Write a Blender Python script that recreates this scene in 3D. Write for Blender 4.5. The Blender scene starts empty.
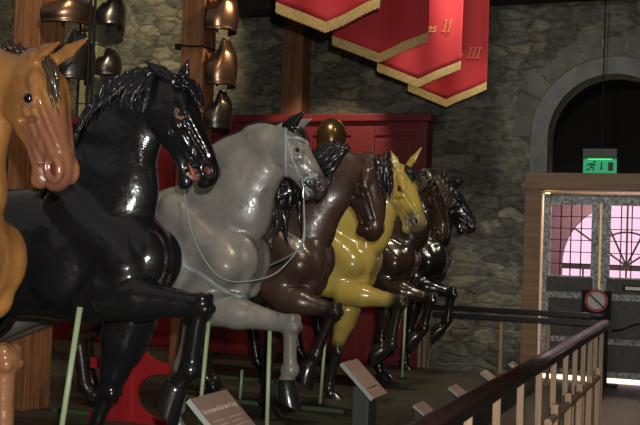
import bpy, bmesh, math, random
import numpy as np
from mathutils import Vector, Matrix
from mathutils.bvhtree import BVHTree
random.seed(7)
S = bpy.context.scene
DBG = 0
COL = S.collection

# ------------------------------------------------------------------ camera maths
F = 1050.0
CZ = 1.6
YAW, ROLL, PITCH = math.radians(21), math.radians(2.0), math.radians(1.64)
Fw = Vector((-math.sin(YAW)*math.cos(PITCH), math.cos(YAW)*math.cos(PITCH), math.sin(PITCH)))
r0 = Vector((math.cos(YAW), math.sin(YAW), 0)); u0 = r0.cross(Fw)
Rv = r0*math.cos(ROLL) + u0*math.sin(ROLL)
Uv = -r0*math.sin(ROLL) + u0*math.cos(ROLL)
def ray(x, y): return Fw + Rv*((x-320)/F) + Uv*((212.5-y)/F)
def aY(x, y, Y):
    d = ray(x, y); t = Y/d.y; return Vector((d.x*t, Y, CZ+d.z*t))
def aX(x, y, X):
    d = ray(x, y); t = X/d.x; return Vector((X, d.y*t, CZ+d.z*t))

# ------------------------------------------------------------------ object helpers
def link(o, parent=None):
    COL.objects.link(o)
    if parent is not None: o.parent = parent
    return o
def tag(o, label=None, cat=None, group=None, kind=None):
    if label: o['label'] = label
    if cat: o['category'] = cat
    if group: o['group'] = group
    if kind: o['kind'] = kind
    return o
def empty(name, loc, label=None, cat=None, group=None, kind=None):
    o = bpy.data.objects.new(name, None); o.empty_display_size = .1
    o.location = loc; link(o); return tag(o, label, cat, group, kind)
def mesh_obj(name, me, mat, parent=None, smooth=False):
    if mat is not None: me.materials.append(mat)
    if smooth:
        me.polygons.foreach_set('use_smooth', [True]*len(me.polygons))
    o = bpy.data.objects.new(name, me); link(o, parent)
    if parent is not None: o.matrix_parent_inverse = Matrix.Translation(parent.location).inverted()
    return o
def build(name, bm, mat, parent=None, smooth=False):
    bmesh.ops.recalc_face_normals(bm, faces=bm.faces[:])
    me = bpy.data.meshes.new(name); bm.to_mesh(me); bm.free()
    return mesh_obj(name, me, mat, parent, smooth)
def box(bm, c, s, rot=None, bev=0.0):
    m = Matrix.Translation(Vector(c))
    if rot is not None: m = m @ rot.to_4x4()
    r = bmesh.ops.create_cube(bm, size=1.0, matrix=m @ Matrix.Diagonal((s[0], s[1], s[2], 1)))
    if bev > 0:
        es = set(e for v in r['verts'] for e in v.link_edges)
        bmesh.ops.bevel(bm, geom=list(es), offset=bev, segments=2, affect='EDGES', profile=.6)
def box2(bm, lo, hi, bev=0.0):
    box(bm, [(a+b)/2 for a, b in zip(lo, hi)], [abs(b-a) for a, b in zip(lo, hi)], None, bev)
def tube(bm, pts, rad, n=8, flat=None, cap=True):
    """tube along pts; rad number or list; flat=(dir vector, factor) squashes the section along dir"""
    pts = [Vector(p) for p in pts]; m = len(pts)
    if not hasattr(rad, '__len__'): rad = [rad]*m
    rings = []; prev = None
    for i, p in enumerate(pts):
        t = (pts[min(i+1, m-1)] - pts[max(i-1, 0)])
        if t.length < 1e-9: t = Vector((0, 0, 1))
        t.normalize()
        if prev is None:
            ref = Vector((0, 0, 1)) if abs(t.z) < .9 else Vector((1, 0, 0))
            if flat: ref = Vector(flat[0])
            a = (ref - t*ref.dot(t)).normalized()
        else:
            a = (prev - t*prev.dot(t))
            if flat: a = Vector(flat[0]) - t*Vector(flat[0]).dot(t)
            a.normalize()
        prev = a; b = t.cross(a)
        f = flat[1] if flat else 1
        rings.append([bm.verts.new(p + (a*math.cos(2*math.pi*k/n)*f + b*math.sin(2*math.pi*k/n))*rad[i]) for k in range(n)])
    for r1, r2 in zip(rings, rings[1:]):
        for k in range(n): bm.faces.new((r1[k], r1[(k+1) % n], r2[(k+1) % n], r2[k]))
    if cap:
        bm.faces.new(rings[0][::-1]); bm.faces.new(rings[-1])
def lathe(bm, prof, mat=None, n=24, a0=0, a1=2*math.pi):
    full = abs(a1-a0-2*math.pi) < 1e-6
    cols = []
    for k in range(n if full else n+1):
        a = a0+(a1-a0)*k/n
        cols.append([bm.verts.new((mat or Matrix()) @ Vector((r*math.cos(a), r*math.sin(a), z))) for r, z in prof])
    for i in range(len(cols) if full else len(cols)-1):
        c1, c2 = cols[i], cols[(i+1) % len(cols)]
        for j in range(len(prof)-1):
            bm.faces.new((c1[j], c2[j], c2[j+1], c1[j+1]))
def bez(pts, n=24):
    """Catmull-Rom through points"""
    P = [Vector(p) for p in pts]; P = [2*P[0]-P[1]] + P + [2*P[-1]-P[-2]]
    out = []; segs = len(P)-3
    for i in range(n+1):
        u = i/n*segs; k = min(int(u), segs-1); t = u-k
        a, b, c, d = P[k:k+4]
        out.append(.5*((2*b)+(c-a)*t+(2*a-5*b+4*c-d)*t*t+(-a+3*b-3*c+d)*t**3))
    return out

# ------------------------------------------------------------------ materials
def mat(name, color, rough=.5, metal=0, spec=.5, coat=0, emit=None, es=1, trans=0, noise=None, bump=0, bscale=40, ior=1.45):
    m = bpy.data.materials.new(name); m.use_nodes = True
    nt = m.node_tree; b = nt.nodes['Principled BSDF']
    b.inputs['Base Color'].default_value = (*color, 1)
    b.inputs['Roughness'].default_value = rough; b.inputs['Metallic'].default_value = metal
    b.inputs['Specular IOR Level'].default_value = spec; b.inputs['Coat Weight'].default_value = coat
    b.inputs['Coat Roughness'].default_value = .12; b.inputs['IOR'].default_value = ior
    b.inputs['Transmission Weight'].default_value = trans
    if emit: b.inputs['Emission Color'].default_value = (*emit, 1); b.inputs['Emission Strength'].default_value = es
    tc = nt.nodes.new('ShaderNodeTexCoord')
    n1 = nt.nodes.new('ShaderNodeTexNoise'); nt.links.new(tc.outputs['Object'], n1.inputs['Vector'])
    n1.inputs['Scale'].default_value = noise[1] if noise else 6
    n1.inputs['Detail'].default_value = 6
    if noise:
        rp = nt.nodes.new('ShaderNodeValToRGB'); rp.color_ramp.elements[0].position = .32; rp.color_ramp.elements[1].position = .68
        rp.color_ramp.elements[0].color = (*color, 1); rp.color_ramp.elements[1].color = (*noise[0], 1)
        nt.links.new(n1.outputs['Fac'], rp.inputs['Fac']); nt.links.new(rp.outputs['Color'], b.inputs['Base Color'])
    if bump:
        n2 = nt.nodes.new('ShaderNodeTexNoise'); nt.links.new(tc.outputs['Object'], n2.inputs['Vector'])
        n2.inputs['Scale'].default_value = bscale; n2.inputs['Detail'].default_value = 4
        bp = nt.nodes.new('ShaderNodeBump'); bp.inputs['Strength'].default_value = bump; bp.inputs['Distance'].default_value = .02
        nt.links.new(n2.outputs['Fac'], bp.inputs['Height']); nt.links.new(bp.outputs['Normal'], b.inputs['Normal'])
    return m

def wood(name, c1, c2, rough=.55, axis='Z', coat=0, scale=1.0):
    m = mat(name, c1, rough, coat=coat); nt = m.node_tree; b = nt.nodes['Principled BSDF']
    tc = nt.nodes.new('ShaderNodeTexCoord'); mp = nt.nodes.new('ShaderNodeMapping')
    sc = {'Z': (14, 14, .9), 'X': (.9, 14, 14), 'Y': (14, .9, 14)}[axis]
    mp.inputs['Scale'].default_value = tuple(v*scale for v in sc)
    nt.links.new(tc.outputs['Object'], mp.inputs['Vector'])
    n = nt.nodes.new('ShaderNodeTexNoise'); n.inputs['Scale'].default_value = 1.6; n.inputs['Detail'].default_value = 7; n.inputs['Distortion'].default_value = 1.2
    nt.links.new(mp.outputs['Vector'], n.inputs['Vector'])
    rp = nt.nodes.new('ShaderNodeValToRGB'); rp.color_ramp.elements[0].position = .35; rp.color_ramp.elements[1].position = .65
    rp.color_ramp.elements[0].color = (*c1, 1); rp.color_ramp.elements[1].color = (*c2, 1)
    nt.links.new(n.outputs['Fac'], rp.inputs['Fac']); nt.links.new(rp.outputs['Color'], b.inputs['Base Color'])
    bp = nt.nodes.new('ShaderNodeBump'); bp.inputs['Strength'].default_value = .4; bp.inputs['Distance'].default_value = .01
    nt.links.new(n.outputs['Fac'], bp.inputs['Height']); nt.links.new(bp.outputs['Normal'], b.inputs['Normal'])
    return m

def stone_mat():
    m = mat('rubble_stone', (.1, .1, .09), .9, spec=.25); nt = m.node_tree; b = nt.nodes['Principled BSDF']; L = nt.links.new; N = nt.nodes.new
    tc = N('ShaderNodeTexCoord'); mp = N('ShaderNodeMapping'); mp.inputs['Scale'].default_value = (1.0, 1.0, 2.0)
    L(tc.outputs['Object'], mp.inputs['Vector'])
    nd = N('ShaderNodeTexNoise'); nd.inputs['Scale'].default_value = 3.0; nd.inputs['Detail'].default_value = 6; nd.inputs['Roughness'].default_value = .6; L(mp.outputs['Vector'], nd.inputs['Vector'])
    mx = N('ShaderNodeMixRGB'); mx.inputs[0].default_value = .20; L(mp.outputs['Vector'], mx.inputs[1]); L(nd.outputs['Color'], mx.inputs[2])
    v1 = N('ShaderNodeTexVoronoi'); v1.inputs['Scale'].default_value = 3.9; v1.inputs['Randomness'].default_value = .75; L(mx.outputs[0], v1.inputs['Vector'])
    v2 = N('ShaderNodeTexVoronoi'); v2.feature = 'DISTANCE_TO_EDGE'; v2.inputs['Scale'].default_value = 3.9; v2.inputs['Randomness'].default_value = .75; L(mx.outputs[0], v2.inputs['Vector'])
    sp = N('ShaderNodeSeparateColor'); L(v1.outputs['Color'], sp.inputs[0])
    rp = N('ShaderNodeValToRGB'); e = rp.color_ramp.elements; e[0].position = 0; e[0].color = (.085, .084, .074, 1); e[1].position = 1; e[1].color = (.25, .238, .185, 1)
    k = e.new(.45); k.color = (.13, .13, .115, 1); k = e.new(.75); k.color = (.17, .155, .115, 1)
    L(sp.outputs[0], rp.inputs['Fac'])
    n2 = N('ShaderNodeTexNoise'); n2.inputs['Scale'].default_value = 7; n2.inputs['Detail'].default_value = 9; n2.inputs['Roughness'].default_value = .72; L(mp.outputs['Vector'], n2.inputs['Vector'])
    r2 = N('ShaderNodeValToRGB'); r2.color_ramp.elements[0].color = (.42, .42, .42, 1); r2.color_ramp.elements[1].color = (1.5, 1.48, 1.4, 1)
    r2.color_ramp.elements[0].position = .32; r2.color_ramp.elements[1].position = .68; L(n2.outputs['Fac'], r2.inputs['Fac'])
    r3 = N('ShaderNodeValToRGB'); r3.color_ramp.elements[0].position = .0; r3.color_ramp.elements[1].position = .14; L(v2.outputs['Distance'], r3.inputs['Fac'])
    n3 = N('ShaderNodeTexNoise'); n3.inputs['Scale'].default_value = 1.1; n3.inputs['Detail'].default_value = 5; L(tc.outputs['Object'], n3.inputs['Vector'])
    r4 = N('ShaderNodeValToRGB'); r4.color_ramp.elements[0].color = (.075, .072, .06, 1); r4.color_ramp.elements[1].color = (.20, .20, .185, 1)
    r4.color_ramp.elements[0].position = .42; r4.color_ramp.elements[1].position = .62; L(n3.outputs['Fac'], r4.inputs['Fac'])
    m2 = N('ShaderNodeMixRGB'); L(r3.outputs[0], m2.inputs[0]); L(r4.outputs[0], m2.inputs[1]); L(rp.outputs[0], m2.inputs[2])
    mu = N('ShaderNodeMixRGB'); mu.blend_type = 'MULTIPLY'; mu.inputs[0].default_value = 1; L(m2.outputs[0], mu.inputs[1]); L(r2.outputs[0], mu.inputs[2])
    L(mu.outputs[0], b.inputs['Base Color'])
    ad = N('ShaderNodeMath'); ad.operation = 'MULTIPLY_ADD'; ad.inputs[1].default_value = 1.6; L(n2.outputs['Fac'], ad.inputs[0]); L(r3.outputs[0], ad.inputs[2])
    bp = N('ShaderNodeBump'); bp.inputs['Strength'].default_value = .5; bp.inputs['Distance'].default_value = .05; L(ad.outputs[0], bp.inputs['Height']); L(bp.outputs['Normal'], b.inputs['Normal'])
    return m

def plank_mat(name, c1, c2, axis, width, rough=.6):
    m = mat(name, c1, rough); nt = m.node_tree; b = nt.nodes['Principled BSDF']; L = nt.links.new; N = nt.nodes.new
    tc = N('ShaderNodeTexCoord'); mp = N('ShaderNodeMapping'); L(tc.outputs['Object'], mp.inputs['Vector'])
    mp.inputs['Rotation'].default_value = (0, 0, 0 if axis == 'X' else math.pi/2)
    br = N('ShaderNodeTexBrick'); br.inputs['Scale'].default_value = 1; br.inputs['Brick Width'].default_value = 2.4; br.inputs['Row Height'].default_value = width
    br.inputs['Mortar Size'].default_value = .006; br.inputs['Color1'].default_value = (*c1, 1); br.inputs['Color2'].default_value = (*c2, 1); br.inputs['Mortar'].default_value = (.006, .006, .005, 1)
    L(mp.outputs['Vector'], br.inputs['Vector'])
    m3 = N('ShaderNodeMapping'); m3.inputs['Scale'].default_value = (1, 12, 12); L(mp.outputs['Vector'], m3.inputs['Vector'])
    n = N('ShaderNodeTexNoise'); n.inputs['Scale'].default_value = 2; n.inputs['Detail'].default_value = 6; L(m3.outputs['Vector'], n.inputs['Vector'])
    r = N('ShaderNodeValToRGB'); r.color_ramp.elements[0].color = (.55, .55, .55, 1); r.color_ramp.elements[1].color = (1.4, 1.4, 1.4, 1); L(n.outputs['Fac'], r.inputs['Fac'])
    mu = N('ShaderNodeMixRGB'); mu.blend_type = 'MULTIPLY'; mu.inputs[0].default_value = 1; L(br.outputs['Color'], mu.inputs[1]); L(r.outputs[0], mu.inputs[2])
    L(mu.outputs[0], b.inputs['Base Color'])
    return m

def horse_mat(name, body, body2, dark, muzzle, rough=.25, coat=.5, nscale=3, bump=.12):
    """two-tone body paint; vertex masks r = leg paint, g = muzzle paint (painted areas of the carving)"""
    m = mat(name, body, rough, coat=coat); nt = m.node_tree; b = nt.nodes['Principled BSDF']; L = nt.links.new; N = nt.nodes.new
    tc = N('ShaderNodeTexCoord')
    n = N('ShaderNodeTexNoise'); n.inputs['Scale'].default_value = nscale; n.inputs['Detail'].default_value = 8; n.inputs['Roughness'].default_value = .65; L(tc.outputs['Object'], n.inputs['Vector'])
    r = N('ShaderNodeValToRGB'); r.color_ramp.elements[0].position = .35; r.color_ramp.elements[1].position = .65
    r.color_ramp.elements[0].color = (*body, 1); r.color_ramp.elements[1].color = (*body2, 1); L(n.outputs['Fac'], r.inputs['Fac'])
    at = N('ShaderNodeAttribute'); at.attribute_name = 'paint'; sp = N('ShaderNodeSeparateColor'); L(at.outputs['Color'], sp.inputs[0])
    m1 = N('ShaderNodeMixRGB'); L(sp.outputs[0], m1.inputs[0]); L(r.outputs[0], m1.inputs[1]); m1.inputs[2].default_value = (*dark, 1)
    m2 = N('ShaderNodeMixRGB'); L(sp.outputs[1], m2.inputs[0]); L(m1.outputs[0], m2.inputs[1]); m2.inputs[2].default_value = (*muzzle, 1)
    L(m2.outputs[0], b.inputs['Base Color'])
    n2 = N('ShaderNodeTexNoise'); n2.inputs['Scale'].default_value = 22; n2.inputs['Detail'].default_value = 3; L(tc.outputs['Object'], n2.inputs['Vector'])
    n4 = N('ShaderNodeTexNoise'); n4.inputs['Scale'].default_value = 7; n4.inputs['Detail'].default_value = 2; n4.inputs['Distortion'].default_value = 1.0; L(tc.outputs['Object'], n4.inputs['Vector'])
    ad = N('ShaderNodeMath'); ad.operation = 'MULTIPLY_ADD'; ad.inputs[1].default_value = .5; L(n2.outputs['Fac'], ad.inputs[0]); L(n4.outputs['Fac'], ad.inputs[2])
    bp = N('ShaderNodeBump'); bp.inputs['Strength'].default_value = bump*1.2; bp.inputs['Distance'].default_value = .03; L(ad.outputs[0], bp.inputs['Height']); L(bp.outputs['Normal'], b.inputs['Normal']); L(bp.outputs['Normal'], b.inputs['Coat Normal'])
    return m

# ------------------------------------------------------------------ signed distance modelling
class Field:
    def __init__(s): s.p = []
    def cone(s, a, b, ra, rb, k=.03, c=(0, 1, 0), op='u'):
        ra = ra if hasattr(ra, '__len__') else (ra, ra); rb = rb if hasattr(rb, '__len__') else (rb, rb)
        s.p.append(('c', np.array(a, float), np.array(b, float), ra, rb, k, np.array(c, float)/np.linalg.norm(c), op))
    def ell(s, c, r, M=None, k=.03, op='u'):
        """ellipsoid; M rows = local axes"""
        M = np.array(M, float) if M is not None else np.eye(3)
        s.p.append(('e', np.array(c, float), np.array(r, float), M, k, op))
    def chain(s, pts, rads, k=.03, c=(0, 1, 0)):
        for i in range(len(pts)-1): s.cone(pts[i], pts[i+1], rads[i], rads[i+1], k if i == 0 else min(k, .03), c)
    def mesh(s, res):
        lo = np.array([1e9]*3); hi = -lo
        bbs = []
        for p in s.p:
            if p[0] == 'c':
                R = max(p[3]+p[4]); l = np.minimum(p[1], p[2])-R; h = np.maximum(p[1], p[2])+R; k = p[5]; op = p[7]
            else:
                R = max(p[2]); l = p[1]-R; h = p[1]+R; k = p[4]; op = p[5]
            bbs.append((l-k-3*res, h+k+3*res))
            if op == 'u': lo = np.minimum(lo, l); hi = np.maximum(hi, h)
        lo -= 4*res; hi += 4*res
        n = np.ceil((hi-lo)/res).astype(int)+1
        V = np.full(n, 1.0, np.float32)
        ax = [lo[i]+np.arange(n[i])*res for i in range(3)]
        for p, (l, h) in zip(s.p, bbs):
            i0 = np.clip(np.floor((l-lo)/res).astype(int), 0, n-1); i1 = np.clip(np.ceil((h-lo)/res).astype(int)+1, 1, n)
            sl = tuple(slice(a, b) for a, b in zip(i0, i1))
            X = ax[0][sl[0]][:, None, None]; Y = ax[1][sl[1]][None, :, None]; Z = ax[2][sl[2]][None, None, :]
            if p[0] == 'c':
                _, a, b, ra, rb, k, c, op = p
                ab = b-a; L2 = max(ab @ ab, 1e-9)
                px, py, pz = X-a[0], Y-a[1], Z-a[2]
                t = np.clip((px*ab[0]+py*ab[1]+pz*ab[2])/L2, 0, 1)
                wx, wy, wz = px-t*ab[0], py-t*ab[1], pz-t*ab[2]
                w2 = wx*wx+wy*wy+wz*wz
                ru = ra[0]+(rb[0]-ra[0])*t; rc = ra[1]+(rb[1]-ra[1])*t
                if abs(ra[0]-ra[1]) < 1e-6 and abs(rb[0]-rb[1]) < 1e-6: d = np.sqrt(w2)-ru
                else:
                    wc = wx*c[0]+wy*c[1]+wz*c[2]; wu2 = np.maximum(w2-wc*wc, 0)
                    k0 = np.sqrt(wu2/ru**2+(wc/rc)**2); k1 = np.sqrt(wu2/ru**4+(wc/rc**2)**2)
                    d = k0*(k0-1)/np.maximum(k1, 1e-6)
                    d = np.where(k0 < .05, -np.minimum(ru, rc), d)
            else:
                _, c, r, M, k, op = p
                px, py, pz = X-c[0], Y-c[1], Z-c[2]
                q = [(px*M[i][0]+py*M[i][1]+pz*M[i][2]) for i in range(3)]
                k0 = np.sqrt(sum((q[i]/r[i])**2 for i in range(3))); k1 = np.sqrt(sum((q[i]/r[i]**2)**2 for i in range(3)))
                d = np.where(k0 < .05, -min(r), k0*(k0-1)/np.maximum(k1, 1e-6))
            v = V[sl]
            if op == 'u':
                h_ = np.clip(.5+.5*(v-d)/k, 0, 1); V[sl] = (v*(1-h_)+d*h_-k*h_*(1-h_)).astype(np.float32)
            else:
                d = -d; h_ = np.clip(.5-.5*(v-d)/k, 0, 1); V[sl] = (v*(1-h_)+d*h_+k*h_*(1-h_)).astype(np.float32)
        # surface nets
        sg = V < 0
        cnt = np.zeros(np.array(n)-1, np.int8)
        for dx in (0, 1):
            for dy in (0, 1):
                for dz in (0, 1): cnt += sg[dx:n[0]-1+dx, dy:n[1]-1+dy, dz:n[2]-1+dz]
        act = (cnt > 0) & (cnt < 8)
        ci = np.argwhere(act); idx = np.full(act.shape, -1, np.int64); idx[act] = np.arange(len(ci))
        cor = [(dx, dy, dz) for dx in (0, 1) for dy in (0, 1) for dz in (0, 1)]
        acc = np.zeros((len(ci), 3)); w = np.zeros(len(ci))
        vals = {c: V[ci[:, 0]+c[0], ci[:, 1]+c[1], ci[:, 2]+c[2]] for c in cor}
        for a in cor:
            for d in range(3):
                if a[d] == 0:
                    b = list(a); b[d] = 1; b = tuple(b); va, vb = vals[a], vals[b]
                    m = (va < 0) != (vb < 0); t = np.where(m, va/np.where(m, va-vb, 1), 0)
                    pt = np.array(a, float)[None]+np.zeros((len(ci), 3)); pt[:, d] = t
                    acc += pt*m[:, None]; w += m
        P = (ci+acc/w[:, None])*res+lo
        faces = []
        for d in range(3):
            e = [0, 0, 0]; e[d] = 1
            A = sg[:n[0]-e[0], :n[1]-e[1], :n[2]-e[2]]; B = sg[e[0]:, e[1]:, e[2]:]
            o1, o2 = [(1, 2), (2, 0), (0, 1)][d]
            q = np.argwhere(A != B); q = q[(q[:, o1] > 0) & (q[:, o2] > 0)]
            fl = A[q[:, 0], q[:, 1], q[:, 2]]
            def cell(s1, s2):
                r = q.copy(); r[:, o1] -= s1; r[:, o2] -= s2; return idx[r[:, 0], r[:, 1], r[:, 2]]
            f = np.stack([cell(0, 0), cell(1, 0), cell(1, 1), cell(0, 1)], 1)
            f[~fl] = f[~fl][:, ::-1]
            faces.append(f)
        Fc = np.concatenate(faces)[:, ::-1]
        # smoothing
        E_ = np.concatenate([Fc[:, [0, 1]], Fc[:, [1, 2]], Fc[:, [2, 3]], Fc[:, [3, 0]]])
        E_ = np.concatenate([E_, E_[:, ::-1]])
        deg = np.bincount(E_[:, 0], minlength=len(P)).astype(float)
        for it, lam in enumerate((.5, -.5, .5)):
            A_ = np.stack([np.bincount(E_[:, 0], weights=P[E_[:, 1], j], minlength=len(P)) for j in range(3)], 1)/deg[:, None]
            P = P+lam*(A_-P)
        t0 = P[Fc[:, 0]]; vol = np.einsum('ij,ij->', t0, np.cross(P[Fc[:, 1]], P[Fc[:, 2]]))+np.einsum('ij,ij->', t0, np.cross(P[Fc[:, 2]], P[Fc[:, 3]]))
        if vol < 0: Fc = Fc[:, ::-1]
        return P, Fc

def np_mesh(name, P, Fc):
    me = bpy.data.meshes.new(name)
    me.vertices.add(len(P)); me.vertices.foreach_set('co', P.astype(np.float32).ravel())
    me.loops.add(Fc.size); me.loops.foreach_set('vertex_index', Fc.astype(np.int32).ravel())
    me.polygons.add(len(Fc)); me.polygons.foreach_set('loop_start', np.arange(0, Fc.size, 4, dtype=np.int32))
    me.polygons.foreach_set('loop_total', np.full(len(Fc), 4, np.int32))
    me.update(calc_edges=True); me.validate()
    return me
# ------------------------------------------------------------------ horses
XF = -2.87       # line of the breasts
PZ = 0.17        # top of the plinth
SQ = math.sqrt
def head_frame(P, mpx, yaw):
    """poll P, pixel of the muzzle tip, yaw of the head towards the visitors: muzzle point and axes"""
    h = Vector((math.cos(yaw), -math.sin(yaw), 0)); nrm = Vector((math.sin(yaw), math.cos(yaw), 0))
    o = Vector((0, 0, CZ)); d = ray(*mpx)
    t = (P-o).dot(nrm)/d.dot(nrm); M = o+d*t
    a = (M-P); L = a.length; a.normalize()
    b = (h-a*h.dot(a)).normalized(); c = b.cross(a).normalized()   # c: side axis
    if c.y > 0: c = -c                                              # +c faces the visitors
    return M, a, b, c, L

def make_horse(sp):
    Y0 = sp['Y']; nm = sp['name']; XF = sp.get('xf', -2.87)
    H = empty('carved_horse', (XF-.9, Y0, PZ), sp['label'], 'horse statue', 'carved wooden horses in a row')
    f = Field(); V3 = Vector
    # --- trunk
    tr = [(XF-.30, 1.47), (XF-.62, 1.48), (XF-1.0, 1.48), (XF-1.35, 1.52), (XF-1.62, 1.55), (XF-1.85, 1.50)]
    rd = [(.29, .22), (.385, .28), (.37, .31), (.34, .29), (.33, .29), (.24, .23)]
    f.chain([(x, Y0, z) for x, z in tr], rd, .05)
    f.ell((XF-.62, Y0, 1.83), (.25, .10, .13), None, .08)
    for s in (-1, 1):
        f.cone((XF-.62, Y0+s*.15, 1.80), (XF-.20, Y0+s*.155, 1.42), .10, .125, .06)      # shoulder blade to point of shoulder
        f.cone((XF-.20, Y0+s*.155, 1.42), (XF-.42, Y0+s*.17, 1.22), .11, .11, .05)
        f.ell((XF-.115, Y0+s*.095, 1.47), (.115, .095, .17), None, .025)                  # pectorals
        f.ell((XF-.16, Y0+s*.08, 1.30), (.11, .075, .11), None, .03)
        f.ell((XF-.62, Y0+s*.21, 1.40), (.16, .09, .2), None, .04)                        # triceps
        f.ell((XF-1.6, Y0+s*.16, 1.52), (.28, .16, .3), None, .05)                        # haunch
        hl = sp.get('hind', (0, .12))[0 if s < 0 else 1]
        hp = [(XF-1.62, Y0+s*.17, 1.42), (XF-1.42+hl*.5, Y0+s*.20, 1.10), (XF-1.80+hl, Y0+s*.17, .74), (XF-1.72+hl, Y0+s*.17, .34), (XF-1.64+hl, Y0+s*.17, .24)]
        f.chain(hp, [.2, .15, .070, .052, .046], .05); f.cone(hp[2], Vector(hp[2])+Vector((-.03, 0, .05)), .055, .03, .02); f.ell(hp[3], (.052,)*3, None, .02)
    # --- neck (pixels of its centre line, depth radius in px, side radius in m)
    hd = sp['head']; P = aY(hd['poll'][0], hd['poll'][1], Y0+hd.get('dy', 0))
    M, a, b, c, L = head_frame(P, hd['muz'], math.radians(hd['yaw']))
    sl = L/.585; s_ = hd.get('fat', 1)*.95
    npts = []; nr = []
    for px, py, rp, rc in sp['neck']:
        k = len(npts)/max(1, len(sp['neck'])-1); Yk = Y0+hd.get('dy', 0)*(1-k)
        q = aY(px, py, Yk); npts.append(q); nr.append((rp*q.y/F/.9, rc))
    q0 = P-a*0.0-b*.03
    f.chain([q0+a*.06*s_]+npts+[V3((XF-.45, Y0, 1.66))], [(.10*s_, .075*s_)]+nr+[(.30, .2)], .05)
    # --- legs
    K = sp.get('legk', 1.14); hoofs = []; legs = []
    def leg(px, dY, raised):
        Yl = Y0+dY
        pt = [aY(u, v, Yl) for u, v in px]
        if pt[0].z > 1.28: pt[0].z = 1.28
        el, kn, fe, co = pt[:4]; toe = pt[4]
        g_ = sp.get('ng', .86) if raised else sp.get('fg', .82)
        f.cone(el, el.lerp(kn, .3), .125*K*g_, .108*K*g_, .05); f.cone(el.lerp(kn, .3), el.lerp(kn, .75), .106*K*g_, .066*K*g_, .03); f.cone(el.lerp(kn, .75), kn, .064*K*g_, .054*K, .02)
        f.cone(el.lerp(kn, .1)+Vector((0, -.05, .03)), el.lerp(kn, .7)+Vector((0, -.03, .02)), .055*K*g_, .025*K*g_, .02)
        f.ell(kn, (.060*K, .056*K, .066*K), None, .015)
        for s1 in (-1, 1): f.ell(kn+Vector((.028, s1*.032, -.012))*K, (.034*K, .026*K, .030*K), None, .006); f.ell(kn+Vector((.02, s1*.034, .035))*K, (.028*K, .024*K, .028*K), None, .006); f.cone(kn.lerp(fe, .12)+Vector((0, s1*.026, 0)), kn.lerp(fe, .8)+Vector((0, s1*.024, 0)), .016*K, .012*K, .006)
        m = kn.lerp(fe, .5); f.cone(kn, m, .046*K, .031*K, .015); f.cone(m, fe, .031*K, .036*K, .015)
        # tendon behind the cannon
        d = (fe-kn).normalized(); bk = Vector((-abs(d.z), 0, d.x if d.z > 0 else -d.x))
        if raised: bk = Vector((d.z, 0, -d.x))
        f.cone(kn.lerp(fe, .25)+bk*.022, fe+bk*.02, .024*K, .03*K, .015)
        f.ell(fe, (.049*K,)*3, None, .015); f.ell(fe+bk*.04, (.03*K,)*3, None, .015)
        f.cone(fe, co, .036*K, .046*K, .015)
        legs.append((kn, fe, co)); hoofs.append((co, toe))
    leg(sp['near'], sp.get('ndy', -.17), True); leg(sp['far'], sp.get('fdy', .17), False)
    # --- head
    def Q(t, s, k): return P+a*t*sl+(b*s+c*k)*s_
    op = hd.get('open', 0.0)
    cc = tuple(c)
    sec = [(0, -.015, .075, .07), (.12, -.02, .105, .088), (.22, -.035, .13, .092), (.33, -.035, .125, .082), (.45, -.005, .09, .062), (.58, .012, .072, .050), (.68, .018, .062, .046)]
    L_ = .62
    sec = [(t*L_/.62, s, u, w) for t, s, u, w in [(0, -.01, .075, .07), (.10, -.025, .105, .088), (.19, -.04, .128, .092), (.27, -.035, .118, .080), (.36, -.008, .088, .062), (.45, .012, .066, .050), (.53, .02, .056, .048), (.575, .018, .048, .046)]]
    f.chain([Q(t, s, 0) for t, s, u, w in sec], [(u*s_, w*s_) for t, s, u, w in sec], .03, cc)
    # lower jaw
    j0, j1, j2 = Q(.25, -.115, 0), Q(.42, -.062-op*.55, 0), Q(.53, -.048-op, 0)
    f.chain([j0, j1, j2], [(.045*s_, .05*s_), (.032*s_, .036*s_), (.03*s_, .034*s_)], .03, cc)
    f.ell(Q(.555, -.056-op, 0), (.042*s_, .034*s_, .04*s_), None, .015)      # chin
    f.ell(Q(.605, -.008, 0), (.036*s_, .052*s_, .046*s_), [a, b, c], .015)  # upper lip
    Mx = [a, b, c]; rl = hd.get('rel', 1.0); nf = hd.get('nf', 1.0)
    for k in (-1, 1):
        f.ell(Q(.165, -.085, k*.064), (.095*s_, .085*s_, .034*s_), Mx, .012)            # cheek disc
        f.ell(Q(.125, .036, k*.056), (.062*s_, .042*s_, .044*s_), Mx, .010)            # brow dome
        f.cone(Q(.155, .044, k*.084), Q(.225, .054, k*.076), .020*s_, .014*s_, .008)     # brow ridge
        f.cone(Q(.24, -.022, k*.086), Q(.41, -.012, k*.058), .014*s_*rl, .010*s_*rl, .006)    # facial crest
        f.cone(Q(.235, .048, k*.070), Q(.48, .066, k*.030), .013*s_*rl, .012*s_*rl, .006)     # nasal ridge
        f.cone(Q(.25, .012, k*.082), Q(.36, .022, k*.064), .010*s_*rl, .009*s_*rl, .005)      # veins
        f.cone(Q(.36, .022, k*.064), Q(.44, -.01, k*.058), .009*s_*rl, .009*s_*rl, .005)
        f.cone(Q(.36, .022, k*.064), Q(.47, .04, k*.052), .009*s_*rl, .011*s_*rl, .005)
        f.cone(Q(.40, -.055, k*.050), Q(.50, -.030, k*.054), .011*s_, .013*s_, .006)
        f.cone(Q(.275, -.06, k*.080), Q(.30, .01, k*.080), .014*s_, .010*s_, .010, (0, 1, 0), 's')   # fold at the corner of the mouth
        f.ell(Q(.548, .028, k*.042), (.048*s_*nf, .038*s_*nf, .027*s_), Mx, .008)            # nostril wing
        f.ell(Q(.556, .030, k*.072), (.031*s_*nf, .020*s_*nf, .032*s_), Mx, .005, 's')
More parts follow.
